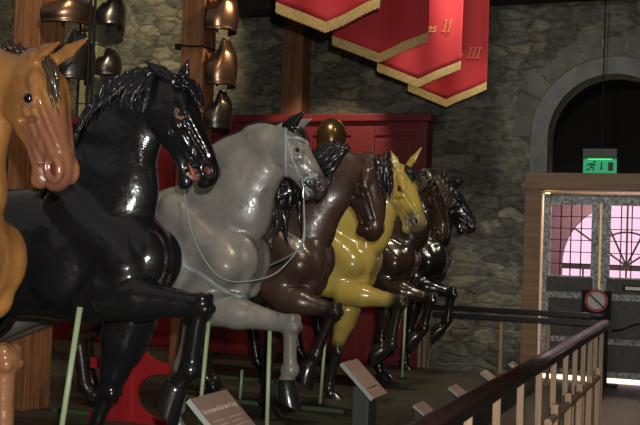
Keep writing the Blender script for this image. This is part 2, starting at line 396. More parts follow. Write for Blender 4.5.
        f.ell(Q(.198, .010, k*.100), (.036*s_, .024*s_, .024*s_), Mx, .008, 's')       # eye socket
        f.cone(Q(.158, .022, k*.088), Q(.20, .042, k*.092), .013*s_, .013*s_, .006); f.cone(Q(.20, .042, k*.092), Q(.238, .032, k*.086), .013*s_, .010*s_, .006)     # upper lid
        f.cone(Q(.162, .0, k*.090), Q(.20, -.020, k*.090), .010*s_, .010*s_, .006); f.cone(Q(.20, -.020, k*.090), Q(.238, -.004, k*.086), .010*s_, .009*s_, .006)    # lower lid
    if DBG:
        pj=lambda p:(lambda q:(round(320+F*q.dot(Rv)/q.dot(Fw)),round(212.5-F*q.dot(Uv)/q.dot(Fw))))(p-Vector((0,0,CZ)))
        print('HEAD',nm,'L=%.2f'%L,'eye',pj(Q(.195,.011,.08)),'nostril',pj(Q(.573,.03,.06)),'jowl',pj(Q(.17,-.15,.05)),'chin',pj(Q(.55,-.08-op,0)),'ear',pj(Q(-.015,.035,.055)),'far',pj(Q(-.015,.035,-.055)),'brow far',pj(Q(.2,.045,-.08)))
    for (p0, p1, rr) in sp.get('ridges', ()):
        f.cone(p0, p1, rr, rr*.4, .008)
    # ears
    ears = []
    for i, (bx, by, tx, ty) in enumerate(hd['ears']):
        k = 1 if i == 0 else -1
        root = Q(-.015, .035, k*.055); tip_r = ray(tx, ty); bs = ray(bx, by)
        tip = aY(tx, ty, root.y-.03)
        mid = root.lerp(tip, .45); ax_ = (tip-root).normalized()
        if i in hd.get('earobj', ()): ears.append((root, mid, tip)); continue
        nrm = (b*.5-a*.2+c*k*.8); nrm = (nrm-ax_*nrm.dot(ax_)).normalized()
        fl = tuple(nrm)
        e = hd.get('earw', 1.0)
        f.cone(root, mid, (.034*e, .022*e), (.038*e, .018*e), .015, fl); f.cone(mid, tip, (.038*e, .018*e), (.007, .007), .01, fl)
        f.cone(root.lerp(tip, .15)+nrm*.026*e, root.lerp(tip, .8)+nrm*.016*e, .018*e, .006, .006, fl, 's')
    P_, Fc = f.mesh(sp.get('res', .011))
    me = np_mesh('body', P_, Fc)
    # paint masks: legs and muzzle
    paint = np.zeros((len(P_), 4), np.float32); paint[:, 3] = 1
    def segd(A, B):
        A, B = np.array(A), np.array(B); ab = B-A; t = np.clip(((P_-A) @ ab)/(ab @ ab), -.0, 1); return np.linalg.norm(P_-(A+t[:, None]*ab), axis=1), t
    for kn, fe, co in legs:
        up = kn+(kn-fe).normalized()*sp.get('legup', .0)
        for A, B in ((kn, fe), (fe, co)):
            d, t = segd(A, B); paint[:, 0] = np.maximum(paint[:, 0], np.clip((.14-d)/.07, 0, 1))
    lowz = np.clip((.80-P_[:, 2])/.15, 0, 1)*(P_[:, 0] < XF-1.1); paint[:, 0] = np.maximum(paint[:, 0], lowz)
    d, t = segd(Q(sp.get('mz', .50), .0, 0), Q(.66, -.02, 0)); paint[:, 1] = np.clip((sp.get('mzw', .105)*s_-d)/.05, 0, 1)
    ca = me.color_attributes.new('paint', 'FLOAT_COLOR', 'POINT'); ca.data.foreach_set('color', paint.ravel())
    body = mesh_obj('body', me, sp['mat'], H, True)
    bvh = BVHTree.FromPolygons([tuple(v) for v in P_], [tuple(x) for x in Fc.tolist()])
    # hooves
    for (co, toe), (kn, fe, _) in zip(hoofs, legs):
        bm = bmesh.new(); d = (toe-co); n = d.normalized(); dl_ = min(d.length, .15)
        fr = Vector((1, 0, -.25)); fr = (fr-n*fr.dot(n)).normalized(); sd_ = n.cross(fr); rings = []
        for t_, r_, tilt, off in ((-.14, .046, 0, 0), (.0, .054, .15, .0), (.5, .062, .5, .010), (.90, .070, .95, .020), (.97, .064, 1.0, .020)):
            rings.append([bm.verts.new(co+n*(dl_*t_)+(fr*math.cos(q_)*1.08+sd_*math.sin(q_))*r_*K+n*(r_*tilt*math.cos(q_)*.75)+fr*off) for q_ in [2*math.pi*j/22 for j in range(22)]])
        for r1, r2 in zip(rings, rings[1:]):
            for j in range(22): bm.faces.new((r1[j], r1[(j+1) % 22], r2[(j+1) % 22], r2[j]))
        bm.faces.new(rings[0]); bm.faces.new(rings[-1])
        o = build('hoof', bm, MAT['hoof'], H, True); bevel(o, .008)
    for s in (-1, 1):
        hl = sp.get('hind', (0, .12))[0 if s < 0 else 1]
        bm = bmesh.new(); tube(bm, [(XF-1.655+hl, Y0+s*.17, .27), (XF-1.64+hl, Y0+s*.17, .25), (XF-1.60+hl, Y0+s*.17, PZ+.002)], [.044, .052, .068], 16)
        # flat sole on the plinth
        for v in bm.verts:
            if v.co.z < PZ+.04: v.co.z = PZ
        build('hoof', bm, MAT['hoof'], H, True)
    # eyes
    ef = hd.get('ef', 1)
    for k in (1, -1):
        if k < 0 and not hd.get('both'): pass
        bm = bmesh.new(); ctr = Q(.197, .012, k*.069)
        bmesh.ops.create_uvsphere(bm, u_segments=20, v_segments=12, radius=.031*s_*hd.get('ef', 1), matrix=Matrix.Translation(ctr))
        eb = build('eye', bm, MAT['eyed'] if sp.get('eyed') else MAT['eye'], H, True)
        bm = bmesh.new(); pc = ctr+(c*k*.9+b*.25+a*.1).normalized()*0.020*s_*hd.get('ef', 1)
        bmesh.ops.create_uvsphere(bm, u_segments=14, v_segments=8, radius=.0165*s_*hd.get('ef', 1), matrix=Matrix.Translation(pc))
        build('pupil', bm, MAT['pupil'], eb, True)
        if sp.get('lid'):
            bm = bmesh.new(); pts = []
            for i in range(17):
                q = 2*math.pi*i/16; pts.append(Q(.197+.033*ef*math.cos(q), .012+.023*ef*math.sin(q)+.007*math.cos(q), k*(.092+.006*(ef-1))))
            tube(bm, pts, .0055*s_, 6); build('eyelid', bm, sp['lid'], H, True)
        # nostril lining
        bm = bmesh.new(); bmesh.ops.create_uvsphere(bm, u_segments=14, v_segments=8, radius=1, matrix=Matrix.Translation(Q(.556, .03, k*.041)) @ Matrix((a*.030*s_*nf, b*.019*s_*nf, c*.010*s_)).transposed().to_4x4())
        build('nostril', bm, sp.get('nos', MAT['nos']), H, True)
    if op > .005:
        bm = bmesh.new()
        M4 = Matrix.Translation(Q(.50, -.022-op*.55, 0)) @ Matrix((a*.075*s_, b*.013*s_, c*.034*s_)).transposed().to_4x4()
        bmesh.ops.create_uvsphere(bm, u_segments=18, v_segments=10, radius=1, matrix=M4); build('tongue', bm, sp.get('tongue', MAT['tongue']), H, True)
        for side, s0 in ((1, -.022), (-1, -.026-op)):
            bm = bmesh.new(); tube(bm, [Q(.545-abs(q_)*.02, s0-side*.002, q_*.026) for q_ in (-1, -.5, 0, .5, 1)], .006*s_, 6)
            for i in range(-5, 6):
                q = i/5; tt = .592-.05*q*q*q*q-(.0 if side > 0 else .035); box(bm, Q(tt-abs(q)*.02, s0-side*.006, q*.028), (.009*s_, .009*s_, .016*s_), Matrix((a, c, b)).transposed())
            build('teeth', bm, MAT['teeth'], H)
    for r in ears:
        bm = bmesh.new(); root, mid, tip = r; ax_ = (tip-root).normalized(); nr_ = (b*.5+c*.8-ax_*(b*.5+c*.8).dot(ax_)).normalized()
        tube(bm, bez([root-ax_*.03, root, mid, tip], 14), [.03, .036, .04, .044, .046, .046, .045, .043, .040, .036, .031, .025, .018, .011, .004], 12, (nr_, .5))
        build('ear', bm, sp['earmat'], H, True)
    return dict(root=H, bvh=bvh, Q=Q, a=a, b=b, c=c, s=s_, P=P, body=body, crest=npts, cr=nr, K=K)

def bevel(o, w, seg=2):
    m = o.modifiers.new('bevel', 'BEVEL'); m.width = w; m.segments = seg; m.limit_method = 'ANGLE'; m.angle_limit = .6

def snap(bvh, p, off):
    loc, n, i, d = bvh.find_nearest(Vector(p))
    v = Vector(p)-loc
    return loc+n*off
def strap(h, name, pts, w, m, off=.006, n=28, parent=None, thick=.3, closed=False):
    pts = bez(pts, n); q = [snap(h['bvh'], p, off) for p in pts]
    nn = [h['bvh'].find_nearest(p)[1] for p in q]
    bm = bmesh.new(); rings = []
    for i, p in enumerate(q):
        t = (q[min(i+1, n)]-q[max(i-1, 0)]).normalized(); s = t.cross(nn[i]).normalized(); u = nn[i]
        rings.append([bm.verts.new(p+s*x*w/2+u*y) for x, y in ((-1, -.012), (-1, .002), (-.8, .005), (.8, .005), (1, .002), (1, -.012))])
    for r1, r2 in zip(rings, rings[1:]):
        for k in range(6): bm.faces.new((r1[k], r1[(k+1) % 6], r2[(k+1) % 6], r2[k]))
    bm.faces.new(rings[0]); bm.faces.new(rings[-1])
    return build(name, bm, m, parent or h['root'], True)

def locks(h, name, m, crest, n, length, side=-1, wave=.03, rad=.014, freq=3., spread=.10, down=(0, 0, -1), off=.012, seed=1, outward=.05, cling=True, jit=.3, steps=16, back=0.0):
    """carved wavy locks that start on the crest line and fall down the neck; one mesh"""
    rnd = random.Random(seed); bm = bmesh.new(); cp = bez(crest, 60)
    dn = Vector(down).normalized()
    for i in range(n):
        u = (i+rnd.random())/n; p = cp[min(60, int(u*60))].copy()
        t = (cp[min(60, int(u*60)+1)]-cp[max(0, int(u*60)-1)]).normalized()
        sd = side if side else rnd.choice((-1, 1))
        Ln = length*(1-jit+2*jit*rnd.random()); ph = rnd.random()*6.28; am = wave*(.6+.8*rnd.random()); fr = freq*(.7+.6*rnd.random())
        bk = back+rnd.uniform(-spread, spread)
        pts = []; rr = []
        p = p+Vector((rnd.uniform(-.01, .01), sd*rnd.uniform(0, .03), rnd.uniform(-.015, .02)))
        for k in range(steps+1):
            s = k/steps
            q = p+dn*Ln*(s**1.15)+Vector((bk*s*Ln*2, 0, outward*math.sin(min(1, s*2.2)*math.pi)*.6))
            q += t*am*math.sin(ph+fr*6.28*s)*min(1, s*3)+Vector((0, sd*(.02+am*.5*math.cos(ph+fr*6.28*s)), 0))
            if cling:
                loc, nr, ii, d = h['bvh'].find_nearest(q)
                inside = (q-loc).dot(nr) < 0
                o_ = off+rad*.5*rnd.random()*0+(.012*(1+math.cos(ph+fr*6.28*s)))
                if inside or d < o_: q = loc+nr*o_
            pts.append(q); rr.append(rad*(.75+.5*math.sin(min(1, s*1.3)*math.pi))*(1 if s < .6 else max(.12, 1-(s-.6)/.42)))
        # soften
        for _ in range(2): pts = [pts[0]]+[(pts[j-1]+pts[j]*2+pts[j+1])/4 for j in range(1, steps)]+[pts[-1]]
        tube(bm, pts, rr, 6)
    return build(name, bm, m, h['root'], True)

def hitpx(h, pts):
    out = []
    for u, v in pts:
        q = h['bvh'].ray_cast(Vector((0, 0, CZ)), ray(u, v).normalized())[0]
        if q is not None: out.append(q)
    return out
MAT = {}
MAT['hoof'] = mat('hoof_black', (.012, .012, .012), .25, coat=.6, bump=.1)
MAT['eye'] = mat('eye_amber', (.16, .09, .04), .06, coat=1, noise=((.28, .2, .12), 30))
MAT['eyed'] = mat('eye_dark', (.05, .02, .01), .1, coat=1)
MAT['pupil'] = mat('pupil_black', (.004, .003, .003), .04, coat=1)
MAT['nos'] = mat('nostril_red', (.13, .022, .02), .4)
MAT['tongue'] = mat('tongue_pink', (.38, .12, .08), .35, coat=.3, noise=((.22, .05, .04), 60))
MAT['teeth'] = mat('teeth_ivory', (.45, .36, .24), .35)
MAT['lidpink'] = mat('lid_pink', (.28, .12, .08), .3)
MAT['lidwhite'] = mat('lid_pale', (.3, .28, .26), .3)
MAT['liddark'] = mat('lid_dark', (.03, .02, .015), .3)
blk = (.009, .009, .010)
M_ch = horse_mat('chestnut_paint', (.34, .155, .042), (.21, .090, .028), (.22, .10, .045), (.20, .080, .048), .26, .5, 3.5, .22)
M_bk = horse_mat('black_paint', blk, (.011, .011, .013), blk, blk, .22, .6, 4, .15)
M_gr = horse_mat('dapple_grey_paint', (.25, .235, .21), (.145, .138, .125), (.17, .16, .15), (.035, .03, .03), .36, .15, 5, .12)
M_br = horse_mat('bay_brown_paint', (.066, .036, .027), (.048, .027, .021), (.014, .011, .010), (.04, .022, .018), .34, .2, 3)
M_ye = horse_mat('yellow_dun_paint', (.50, .375, .075), (.40, .30, .08), (.018, .018, .012), (.12, .12, .07), .24, .6, 2.5)
M_db = horse_mat('dark_bay_paint', (.022, .014, .011), (.036, .021, .014), (.012, .009, .008), (.06, .034, .024), .2, .6, 3)
M_lb = horse_mat('glossy_black_paint', blk, (.012, .011, .012), blk, (.02, .014, .014), .2, .7, 4)
hair_b = mat('hair_black', (.009, .009, .011), .3, coat=.4)
hair_d = mat('hair_dark_brown', (.045, .03, .018), .3, coat=.4)
hair_db = mat('hair_darkest_brown', (.022, .014, .009), .35, coat=.3)
hair_g = mat('hair_black_matte', (.008, .008, .008), .35)
leather = mat('pale_blue_leather', (.26, .305, .31), .5)
steel = mat('bright_steel', (.6, .6, .6), .25, metal=1)

SPEC = {}
SPEC['chestnut'] = dict(name='chestnut', Y=3.9, mat=M_ch, xf=-2.97, mz=.34, mzw=.125, res=.009, lid=MAT['lidpink'],
    label='glossy chestnut carved horse, nearest of the row, mouth open, cut by left edge',
    head=dict(poll=(38, 65), muz=(58, 178), yaw=12, open=.04, ears=[(40, 68, 60, 42), (66, 62, 88, 38)], fat=1.16, earw=.85, rel=1.2, nf=1.35, ef=1.4),
    neck=[(-18, 92, 52, .10), (-40, 145, 58, .12), (-46, 190, 66, .15)],
    near=[(-95, 330), (4, 360), (6, 470), (-6, 500), (-14, 530)], far=[(-120, 330), (-60, 480), (-75, 600), (-70, 640), (-62, 660)], hind=(0, .1))
SPEC['black'] = dict(name='black', Y=5.2, mat=M_bk, res=.0085, lid=MAT['lidpink'], tongue=MAT['tongue'],
    label='jet black carved horse with curly mane, near foreleg raised, second from the left',
    head=dict(poll=(172, 86), muz=(207, 178), yaw=-8, open=.06, fat=1.14, rel=1.3, nf=1.2, ears=[(162, 92, 145, 61), (184, 88, 188, 60)]),
    neck=[(140, 112, 36, .10), (118, 148, 46, .12), (108, 190, 58, .16)],
    near=[(110, 296), (201, 306), (191, 370), (176, 387), (162, 414)], fg=1.12, ng=1.0, far=[(131, 318), (109, 390), (88, 450), (86, 470), (88, 492)], hind=(0, .1))
SPEC['grey'] = dict(name='grey', Y=6.45, mzw=.13, mat=M_gr, res=.0105, lid=MAT['lidwhite'], earmat=hair_g,
    label='dapple grey carved horse with hogged neck wearing a pale leather bridle',
    head=dict(poll=(286, 132), muz=(320, 192), yaw=-12, open=.03, ears=[(293, 134, 305, 111), (304, 134, 312, 119)], earobj=(0,), fat=.98),
    neck=[(262, 155, 32, .10), (238, 178, 43, .13), (226, 205, 50, .16)],
    near=[(215, 308), (291, 325), (291, 370), (286, 382), (287, 406)], fg=.72, far=[(202, 300), (182, 366), (180, 425), (182, 436), (184, 446)], hind=(-.5, -.62))
SPEC['brown'] = dict(name='brown', Y=7.75, mat=M_br, res=.012, lid=MAT['liddark'],
    label='brown carved horse with bowed head and long black mane, left of the yellow one',
    head=dict(poll=(370, 164), muz=(372, 233), yaw=30, open=.02, ears=[(375, 166, 374, 169), (386, 160, 388, 152)], fat=1.42, nf=.8, earw=.9),
    neck=[(336, 176, 28, .10), (316, 202, 29, .13), (303, 226, 33, .16)],
    near=[(285, 298), (334, 311), (316, 355), (309, 366), (303, 380)], far=[(280, 310), (268, 350), (266, 400), (269, 408), (272, 420)], hind=(-.38, -.55))
SPEC['yellow'] = dict(name='yellow', Y=9.0, nos=MAT['pupil'], eyed=1, mat=M_ye, res=.012, lid=MAT['lidpink'],
    label='bright yellow carved horse with black lower legs and open mouth',
    head=dict(poll=(399, 172), muz=(418, 226), yaw=20, open=.045, ears=[(393, 170, 391, 151), (411, 164, 422, 147)], fat=1.22, nf=.9, earw=1.0),
    neck=[(385, 186, 20, .09), (372, 206, 26, .12), (360, 226, 32, .15)],
    near=[(345, 292), (400, 302), (392, 344), (384, 349), (372, 354)], far=[(348, 310), (336, 350), (329, 388), (331, 396), (336, 404)], hind=(.1, -.05))
SPEC['darkbay'] = dict(name='darkbay', Y=10.3, mat=M_db, res=.013, lid=None,
    label='dark brown carved horse with curly forelock, between the yellow and the last horse',
    head=dict(poll=(434, 182), muz=(442, 236), yaw=30, open=.02, ears=[(430, 182, 425, 170), (441, 182, 446, 168)], fat=1.1),
    neck=[(422, 196, 18, .09), (410, 212, 23, .12), (402, 228, 27, .15)],
    near=[(390, 288), (431, 299), (424, 328), (418, 335), (408, 341)], far=[(388, 300), (380, 340), (379, 366), (381, 373), (384, 380)], hind=(.05, -.1))
SPEC['last'] = dict(name='last', Y=11.6, mat=M_lb, res=.013, lid=None,
    label='small looking black carved horse at the far end of the row, against the stone wall',
    head=dict(poll=(449, 189), muz=(471, 228), yaw=-5, open=.04, fat=1.25, ears=[(452, 190, 462, 176), (457, 190, 466, 178)]),
    neck=[(440, 200, 17, .09), (432, 214, 21, .12), (426, 230, 25, .15)],
    near=[(415, 284), (452, 293), (448, 320), (442, 328), (431, 334)], far=[(416, 295), (408, 335), (405, 362), (407, 368), (411, 376)], hind=(0, .15))
HS = {k: make_horse(v) for k, v in SPEC.items()}
# ------------------------------------------------------------------ manes, forelocks, tack
def crest_from_px(pts, Y): return [aY(u, v, Y) for u, v in pts]
h = HS['chestnut']
locks(h, 'mane', mat('mane_dark_brown', (.035, .022, .015), .4), crest_from_px([(24, 50), (0, 44), (-40, 62), (-80, 100)], 3.9), 40, .25, side=1, wave=.012, rad=.011, seed=3, outward=.02)
locks(h, 'forelock', hair_d, [h['Q'](.0, .06, 0), h['Q'](.04, .09, 0)], 5, .22, side=-1, wave=.014, rad=.012, down=tuple(h['a']), outward=.0, spread=.01, seed=5, freq=2)
h = HS['black']
cr = crest_from_px([(162, 74), (145, 72), (122, 80), (105, 95), (90, 115), (80, 140), (72, 168), (66, 190)], 5.2)
locks(h, 'mane', hair_b, cr, 230, .20, side=-1, wave=.022, rad=.0095, freq=4.5, seed=11, back=-.16, spread=.2)
locks(h, 'mane', hair_b, cr, 120, .30, side=1, wave=.025, rad=.010, freq=4.5, seed=12, back=-.28)
locks(h, 'forelock', hair_b, [h['Q'](-.01, .05, .03), h['Q'](.01, .09, -.03), h['Q'](.06, .09, .0)], 34, .14, side=0, wave=.02, rad=.010, down=tuple(h['a']), outward=.02, spread=.05, seed=13, freq=2)
bm = bmesh.new()
for i in range(11):
    px_ = [(122+1.0*i, 112+4.4*i), (128+1.3*i, 124+4.0*i), (137+1.3*i, 133+3.4*i), (148+.9*i, 139+3.0*i)]
    hits = [h['bvh'].ray_cast(Vector((0, 0, CZ)), ray(u, v).normalized())[0] for u, v in px_]
    if None in hits: continue
    tube(bm, [snap(h['bvh'], q, .001) for q in bez(hits, 16)], [.002+.0055*math.sin(math.pi*j/16) for j in range(17)], 6)
build('throat_folds', bm, M_bk, h['root'], True)
h = HS['grey']
bm = bmesh.new(); cl = [snap(h['bvh'], q, .0) for q in bez(crest_from_px([(283, 122), (262, 117), (238, 122), (213, 143), (196, 172), (186, 190)], 6.45), 40)]
for _ in range(3): cl = [cl[0]]+[(cl[j-1]+cl[j]*2+cl[j+1])/4 for j in range(1, 40)]+[cl[-1]]
tube(bm, cl, [.016]*41, 8); build('hogged_mane', bm, hair_g, h['root'], True)
locks(h, 'forelock', hair_b, [h['Q'](-.02, .05, .02), h['Q'](.02, .08, -.01)], 12, .11, side=0, wave=.012, rad=.012, down=tuple(h['a']), outward=.01, spread=.04, seed=22, freq=1.5)
Q = h['Q']
strap(h, 'cheek_strap', hitpx(h, [(286, 124), (286, 135), (286, 150), (286, 165), (287, 176), (288, 186)]), .024, leather)
strap(h, 'cheek_strap', hitpx(h, [(288, 143), (292, 158), (297, 170), (303, 184), (309, 196)]), .020, leather)
strap(h, 'brow_band', hitpx(h, [(287, 138), (293, 138), (299, 139), (305, 142), (308, 145)]), .022, leather)
strap(h, 'nose_band', hitpx(h, [(289, 187), (295, 184), (303, 180), (311, 177), (317, 175)]), .024, leather)
bm = bmesh.new(); tube(bm, [aY(279, 197, 6.30), aY(291, 191, 6.32)], .009, 8); build('curb_bar', bm, steel, h['root'], True)
bm = bmesh.new()
bp = Q(.47, -.05, .06); tube(bm, bez([Q(.40, -.05, .068), Q(.44, -.07, .075), Q(.49, -.075, .075), Q(.53, -.10, .075), Q(.58, -.12, .07)], 16), .008, 8)
tube(bm, [Q(.45+.03*math.cos(i*math.pi/6), -.05+.03*math.sin(i*math.pi/6), .072) for i in range(13)], .006, 6)
build('bit', bm, steel, h['root'], True)
end = Q(.58, -.12, .07)
bm = bmesh.new(); Yr = end.y
tube(bm, bez([end, aY(303, 238, 6.17), aY(288, 262, 6.13), aY(270, 276, 6.11), aY(240, 282, 6.10), aY(218, 276, 6.11), aY(200, 252, 6.13), aY(189, 222, 6.17), aY(184, 190, 6.25)], 40), .0045, 8)
build('rein', bm, leather, h['root'], True)
bm = bmesh.new(); tube(bm, bez([end, aY(304, 240, 6.25), aY(292, 254, 6.35), aY(270, 265, 6.55), aY(262, 266, 6.65)], 24), .006, 8)
build('rein', bm, leather, h['root'], True)
strap(h, 'breast_strap', hitpx(h, [(181, 264), (188, 268), (197, 272), (208, 279), (219, 287), (230, 293), (241, 297), (252, 298), (261, 296), (265, 293)]), .030, leather, n=40)
h = HS['brown']
cr = crest_from_px([(352, 148), (338, 144), (322, 150), (308, 162), (296, 178), (286, 196)], 7.75)
locks(h, 'mane', hair_b, cr, 70, .42, side=-1, wave=.035, rad=.018, freq=2.2, seed=31, back=-.25, spread=.12, outward=.08)
locks(h, 'mane', hair_b, crest_from_px([(300, 172), (288, 182), (278, 196), (270, 206)], 7.62), 26, .36, side=-1, wave=.03, rad=.026, freq=1.6, seed=32, back=.05, spread=.1, outward=.02)
locks(h, 'forelock', hair_b, [h['Q'](-.03, .06, .0), h['Q'](.02, .10, -.04), h['Q'](.1, .10, -.05)], 20, .22, side=0, wave=.016, rad=.014, down=tuple(h['a']), outward=.02, spread=.04, seed=33, freq=2)
h = HS['yellow']
locks(h, 'mane', hair_b, crest_from_px([(398, 158), (386, 156), (374, 160), (362, 172), (350, 190)], 9.0), 40, .16, side=0, wave=.02, rad=.016, seed=41, back=-.1)
locks(h, 'forelock', hair_b, [h['Q'](-.02, .06, -.01), h['Q'](.03, .09, -.03)], 12, .15, side=0, wave=.02, rad=.013, down=tuple(h['a']), outward=.02, spread=.03, seed=42, freq=2)
h = HS['darkbay']
locks(h, 'mane', hair_db, crest_from_px([(434, 172), (424, 172), (414, 180), (404, 194)], 10.3), 50, .3, side=-1, wave=.04, rad=.016, seed=51, back=-.2)
locks(h, 'forelock', hair_db, [h['Q'](-.02, .06, .02), h['Q'](.05, .10, -.03), h['Q'](.14, .09, -.02)], 34, .2, side=0, wave=.03, rad=.015, down=tuple(h['a']), outward=.03, spread=.05, seed=52, freq=2)
h = HS['last']
locks(h, 'mane', hair_b, crest_from_px([(452, 180), (442, 180), (432, 190), (424, 204)], 11.6), 50, .28, side=-1, wave=.04, rad=.016, seed=61, back=-.2)
# ------------------------------------------------------------------ the room
def aZ(x, y, Z):
    d = ray(x, y); t = (Z-CZ)/d.z; return Vector((d.x*t, d.y*t, Z))
stone = stone_mat()
floor_m = plank_mat('floor_boards', (.040, .034, .028), (.028, .024, .020), 'Y', .22, .45)
plinth_m = plank_mat('plinth_boards', (.060, .060, .042), (.042, .044, .032), 'X', .30, .5)
dark_m = mat('dark_timber', (.018, .016, .014), .7, noise=((.03, .027, .022), 5))
plaster = mat('grey_plaster', (.185, .19, .18), .9, noise=((.12, .125, .12), 5), bump=.3, bscale=12)
post_m = wood('oak_post', (.13, .055, .024), (.24, .108, .045), .55)
frame_m = wood('oak_frame', (.14, .080, .042), (.21, .125, .065), .55, 'X', scale=.6)
red_m = mat('red_paint', (.155, .010, .014), .5, noise=((.13, .008, .012), 3), coat=.1)
def struct(name, bm, m, parent=None, smooth=False):
    o = build(name, bm, m, parent, smooth)
    if parent is None: tag(o, kind='structure')
    return o
WY = 13.4
bm = bmesh.new(); box2(bm, (-11.2, -3.2, -.1), (3.6, 16, 0)); struct('floor', bm, floor_m)
bm = bmesh.new(); box2(bm, (-11.2, -3.2, 5.3), (3.6, 16, 5.4)); struct('ceiling', bm, dark_m)
bm = bmesh.new(); box2(bm, (-11.2, -3.2, 0), (-11, 14, 5.3)); struct('wall_left', bm, stone)
bm = bmesh.new(); box2(bm, (3.4, -3.2, 0), (3.6, 14, 5.3)); struct('wall_right', bm, stone)
bm = bmesh.new(); box2(bm, (-11.2, -3.2, 0), (3.6, -3.0, 5.3)); struct('wall_front', bm, stone)
# back wall with the arched doorway
AC, AR, ASZ = -1.30, .80, 3.03
dl, dr = -2.12, -.48
out = [(-11, 0), (-2.30, 0), (-2.30, 2.56), (AC-AR, 2.56)]
out += [(AC-AR*math.cos(math.pi*i/20), ASZ+AR*math.sin(math.pi*i/20)) for i in range(21)]
out += [(AC+AR, 2.56), (-.40, 2.56), (-.40, 0), (3.4, 0), (3.4, 5.3), (-11, 5.3)]
bm = bmesh.new(); fa = bm.faces.new([bm.verts.new((x, WY, z)) for x, z in out])
ex = bmesh.ops.extrude_face_region(bm, geom=[fa]); bmesh.ops.translate(bm, vec=(0, .6, 0), verts=[v for v in ex['geom'] if isinstance(v, bmesh.types.BMVert)])
bmesh.ops.triangulate(bm, faces=[f for f in bm.faces if len(f.verts) > 4])
struct('wall_back', bm, stone)
def arch_ring(name, r0, r1, y0, y1, m, z0):
    bm = bmesh.new(); n = 28
    pr = [(-1, z0)] + [(None, math.pi*i/n) for i in range(n+1)] + [(1, z0)]
    cols = []
    for a_, b_ in pr:
        row = []
        for r in (r0, r1):
            if a_ is None: x, z = AC-r*math.cos(b_), ASZ+r*math.sin(b_)
            else: x, z = AC+a_*r, b_
            row.append((x, z))
        cols.append([bm.verts.new((row[0][0], y0, row[0][1])), bm.verts.new((row[1][0], y0, row[1][1])), bm.verts.new((row[1][0], y1, row[1][1])), bm.verts.new((row[0][0], y1, row[0][1]))])
    for c1, c2 in zip(cols, cols[1:]):
        for k in range(4): bm.faces.new((c1[k], c1[(k+1) % 4], c2[(k+1) % 4], c2[k]))
    bm.faces.new(cols[0]); bm.faces.new(cols[-1])
    return struct(name, bm, m)
arch_ring('trim_1', AR-.012, AR+.20, WY-.035, WY+.60, plaster, 2.57)
vous = mat('voussoir_stone', (.15, .145, .12), .85, noise=((.085, .085, .07), 4), bump=.6, bscale=9)
# the outer ring of dressed stones
bm = bmesh.new(); n = 13
for i in range(n):
    a0, a1 = math.pi*(i+.05)/n, math.pi*(i+.95)/n; vs = []
    rr1 = AR+.44+.05*((i*7) % 3)
    for y in (WY-.015, WY+.2):
        for r, aa in ((AR+.215, a0), (rr1, a0), (rr1, (a0+a1)/2), (rr1, a1), (AR+.215, a1), (AR+.215, (a0+a1)/2)):
            vs.append(bm.verts.new((AC-r*math.cos(aa), y, ASZ+r*math.sin(aa))))
    bm.faces.new(vs[:6]); bm.faces.new(vs[6:][::-1])
    for k in range(6): bm.faces.new((vs[k], vs[(k+1) % 6], vs[6+(k+1) % 6], vs[6+k]))
struct('trim_2', bm, vous)
bm = bmesh.new(); box2(bm, (AC-AR-.05, WY+.42, 2.57), (AC+AR+.05, WY+.5, ASZ+AR+.05)); struct('trim_3', bm, mat('dark_void_sheet', (.006, .006, .006), .9, spec=.1))  # near-black sheet puts the shade of the arch void into the colour
# dark ceiling beam along the back wall
xl = aY(232, 5, 13.1).x
bm = bmesh.new(); box2(bm, (xl, 12.9, 4.74), (3.4, 13.4, 5.3)); struct('trim_4', bm, dark_m)
# pale quoin
bm = bmesh.new(); a_, b_ = aY(83, 40, 13.25).x, aY(99, 40, 13.25).x
for i in range(12): box2(bm, (a_, 13.2, .02+i*.44), (b_, 13.42, .02+i*.44+.425), .01)
struct('trim_5', bm, mat('pale_quoin', (.33, .31, .2), .85, noise=((.25, .24, .15), 4), bump=.4, bscale=10))
# plinth
bm = bmesh.new(); box2(bm, (-10.5, 1.6, 0), (-1.95, 12.05, PZ), .006); o = struct('trim_6', bm, plinth_m)

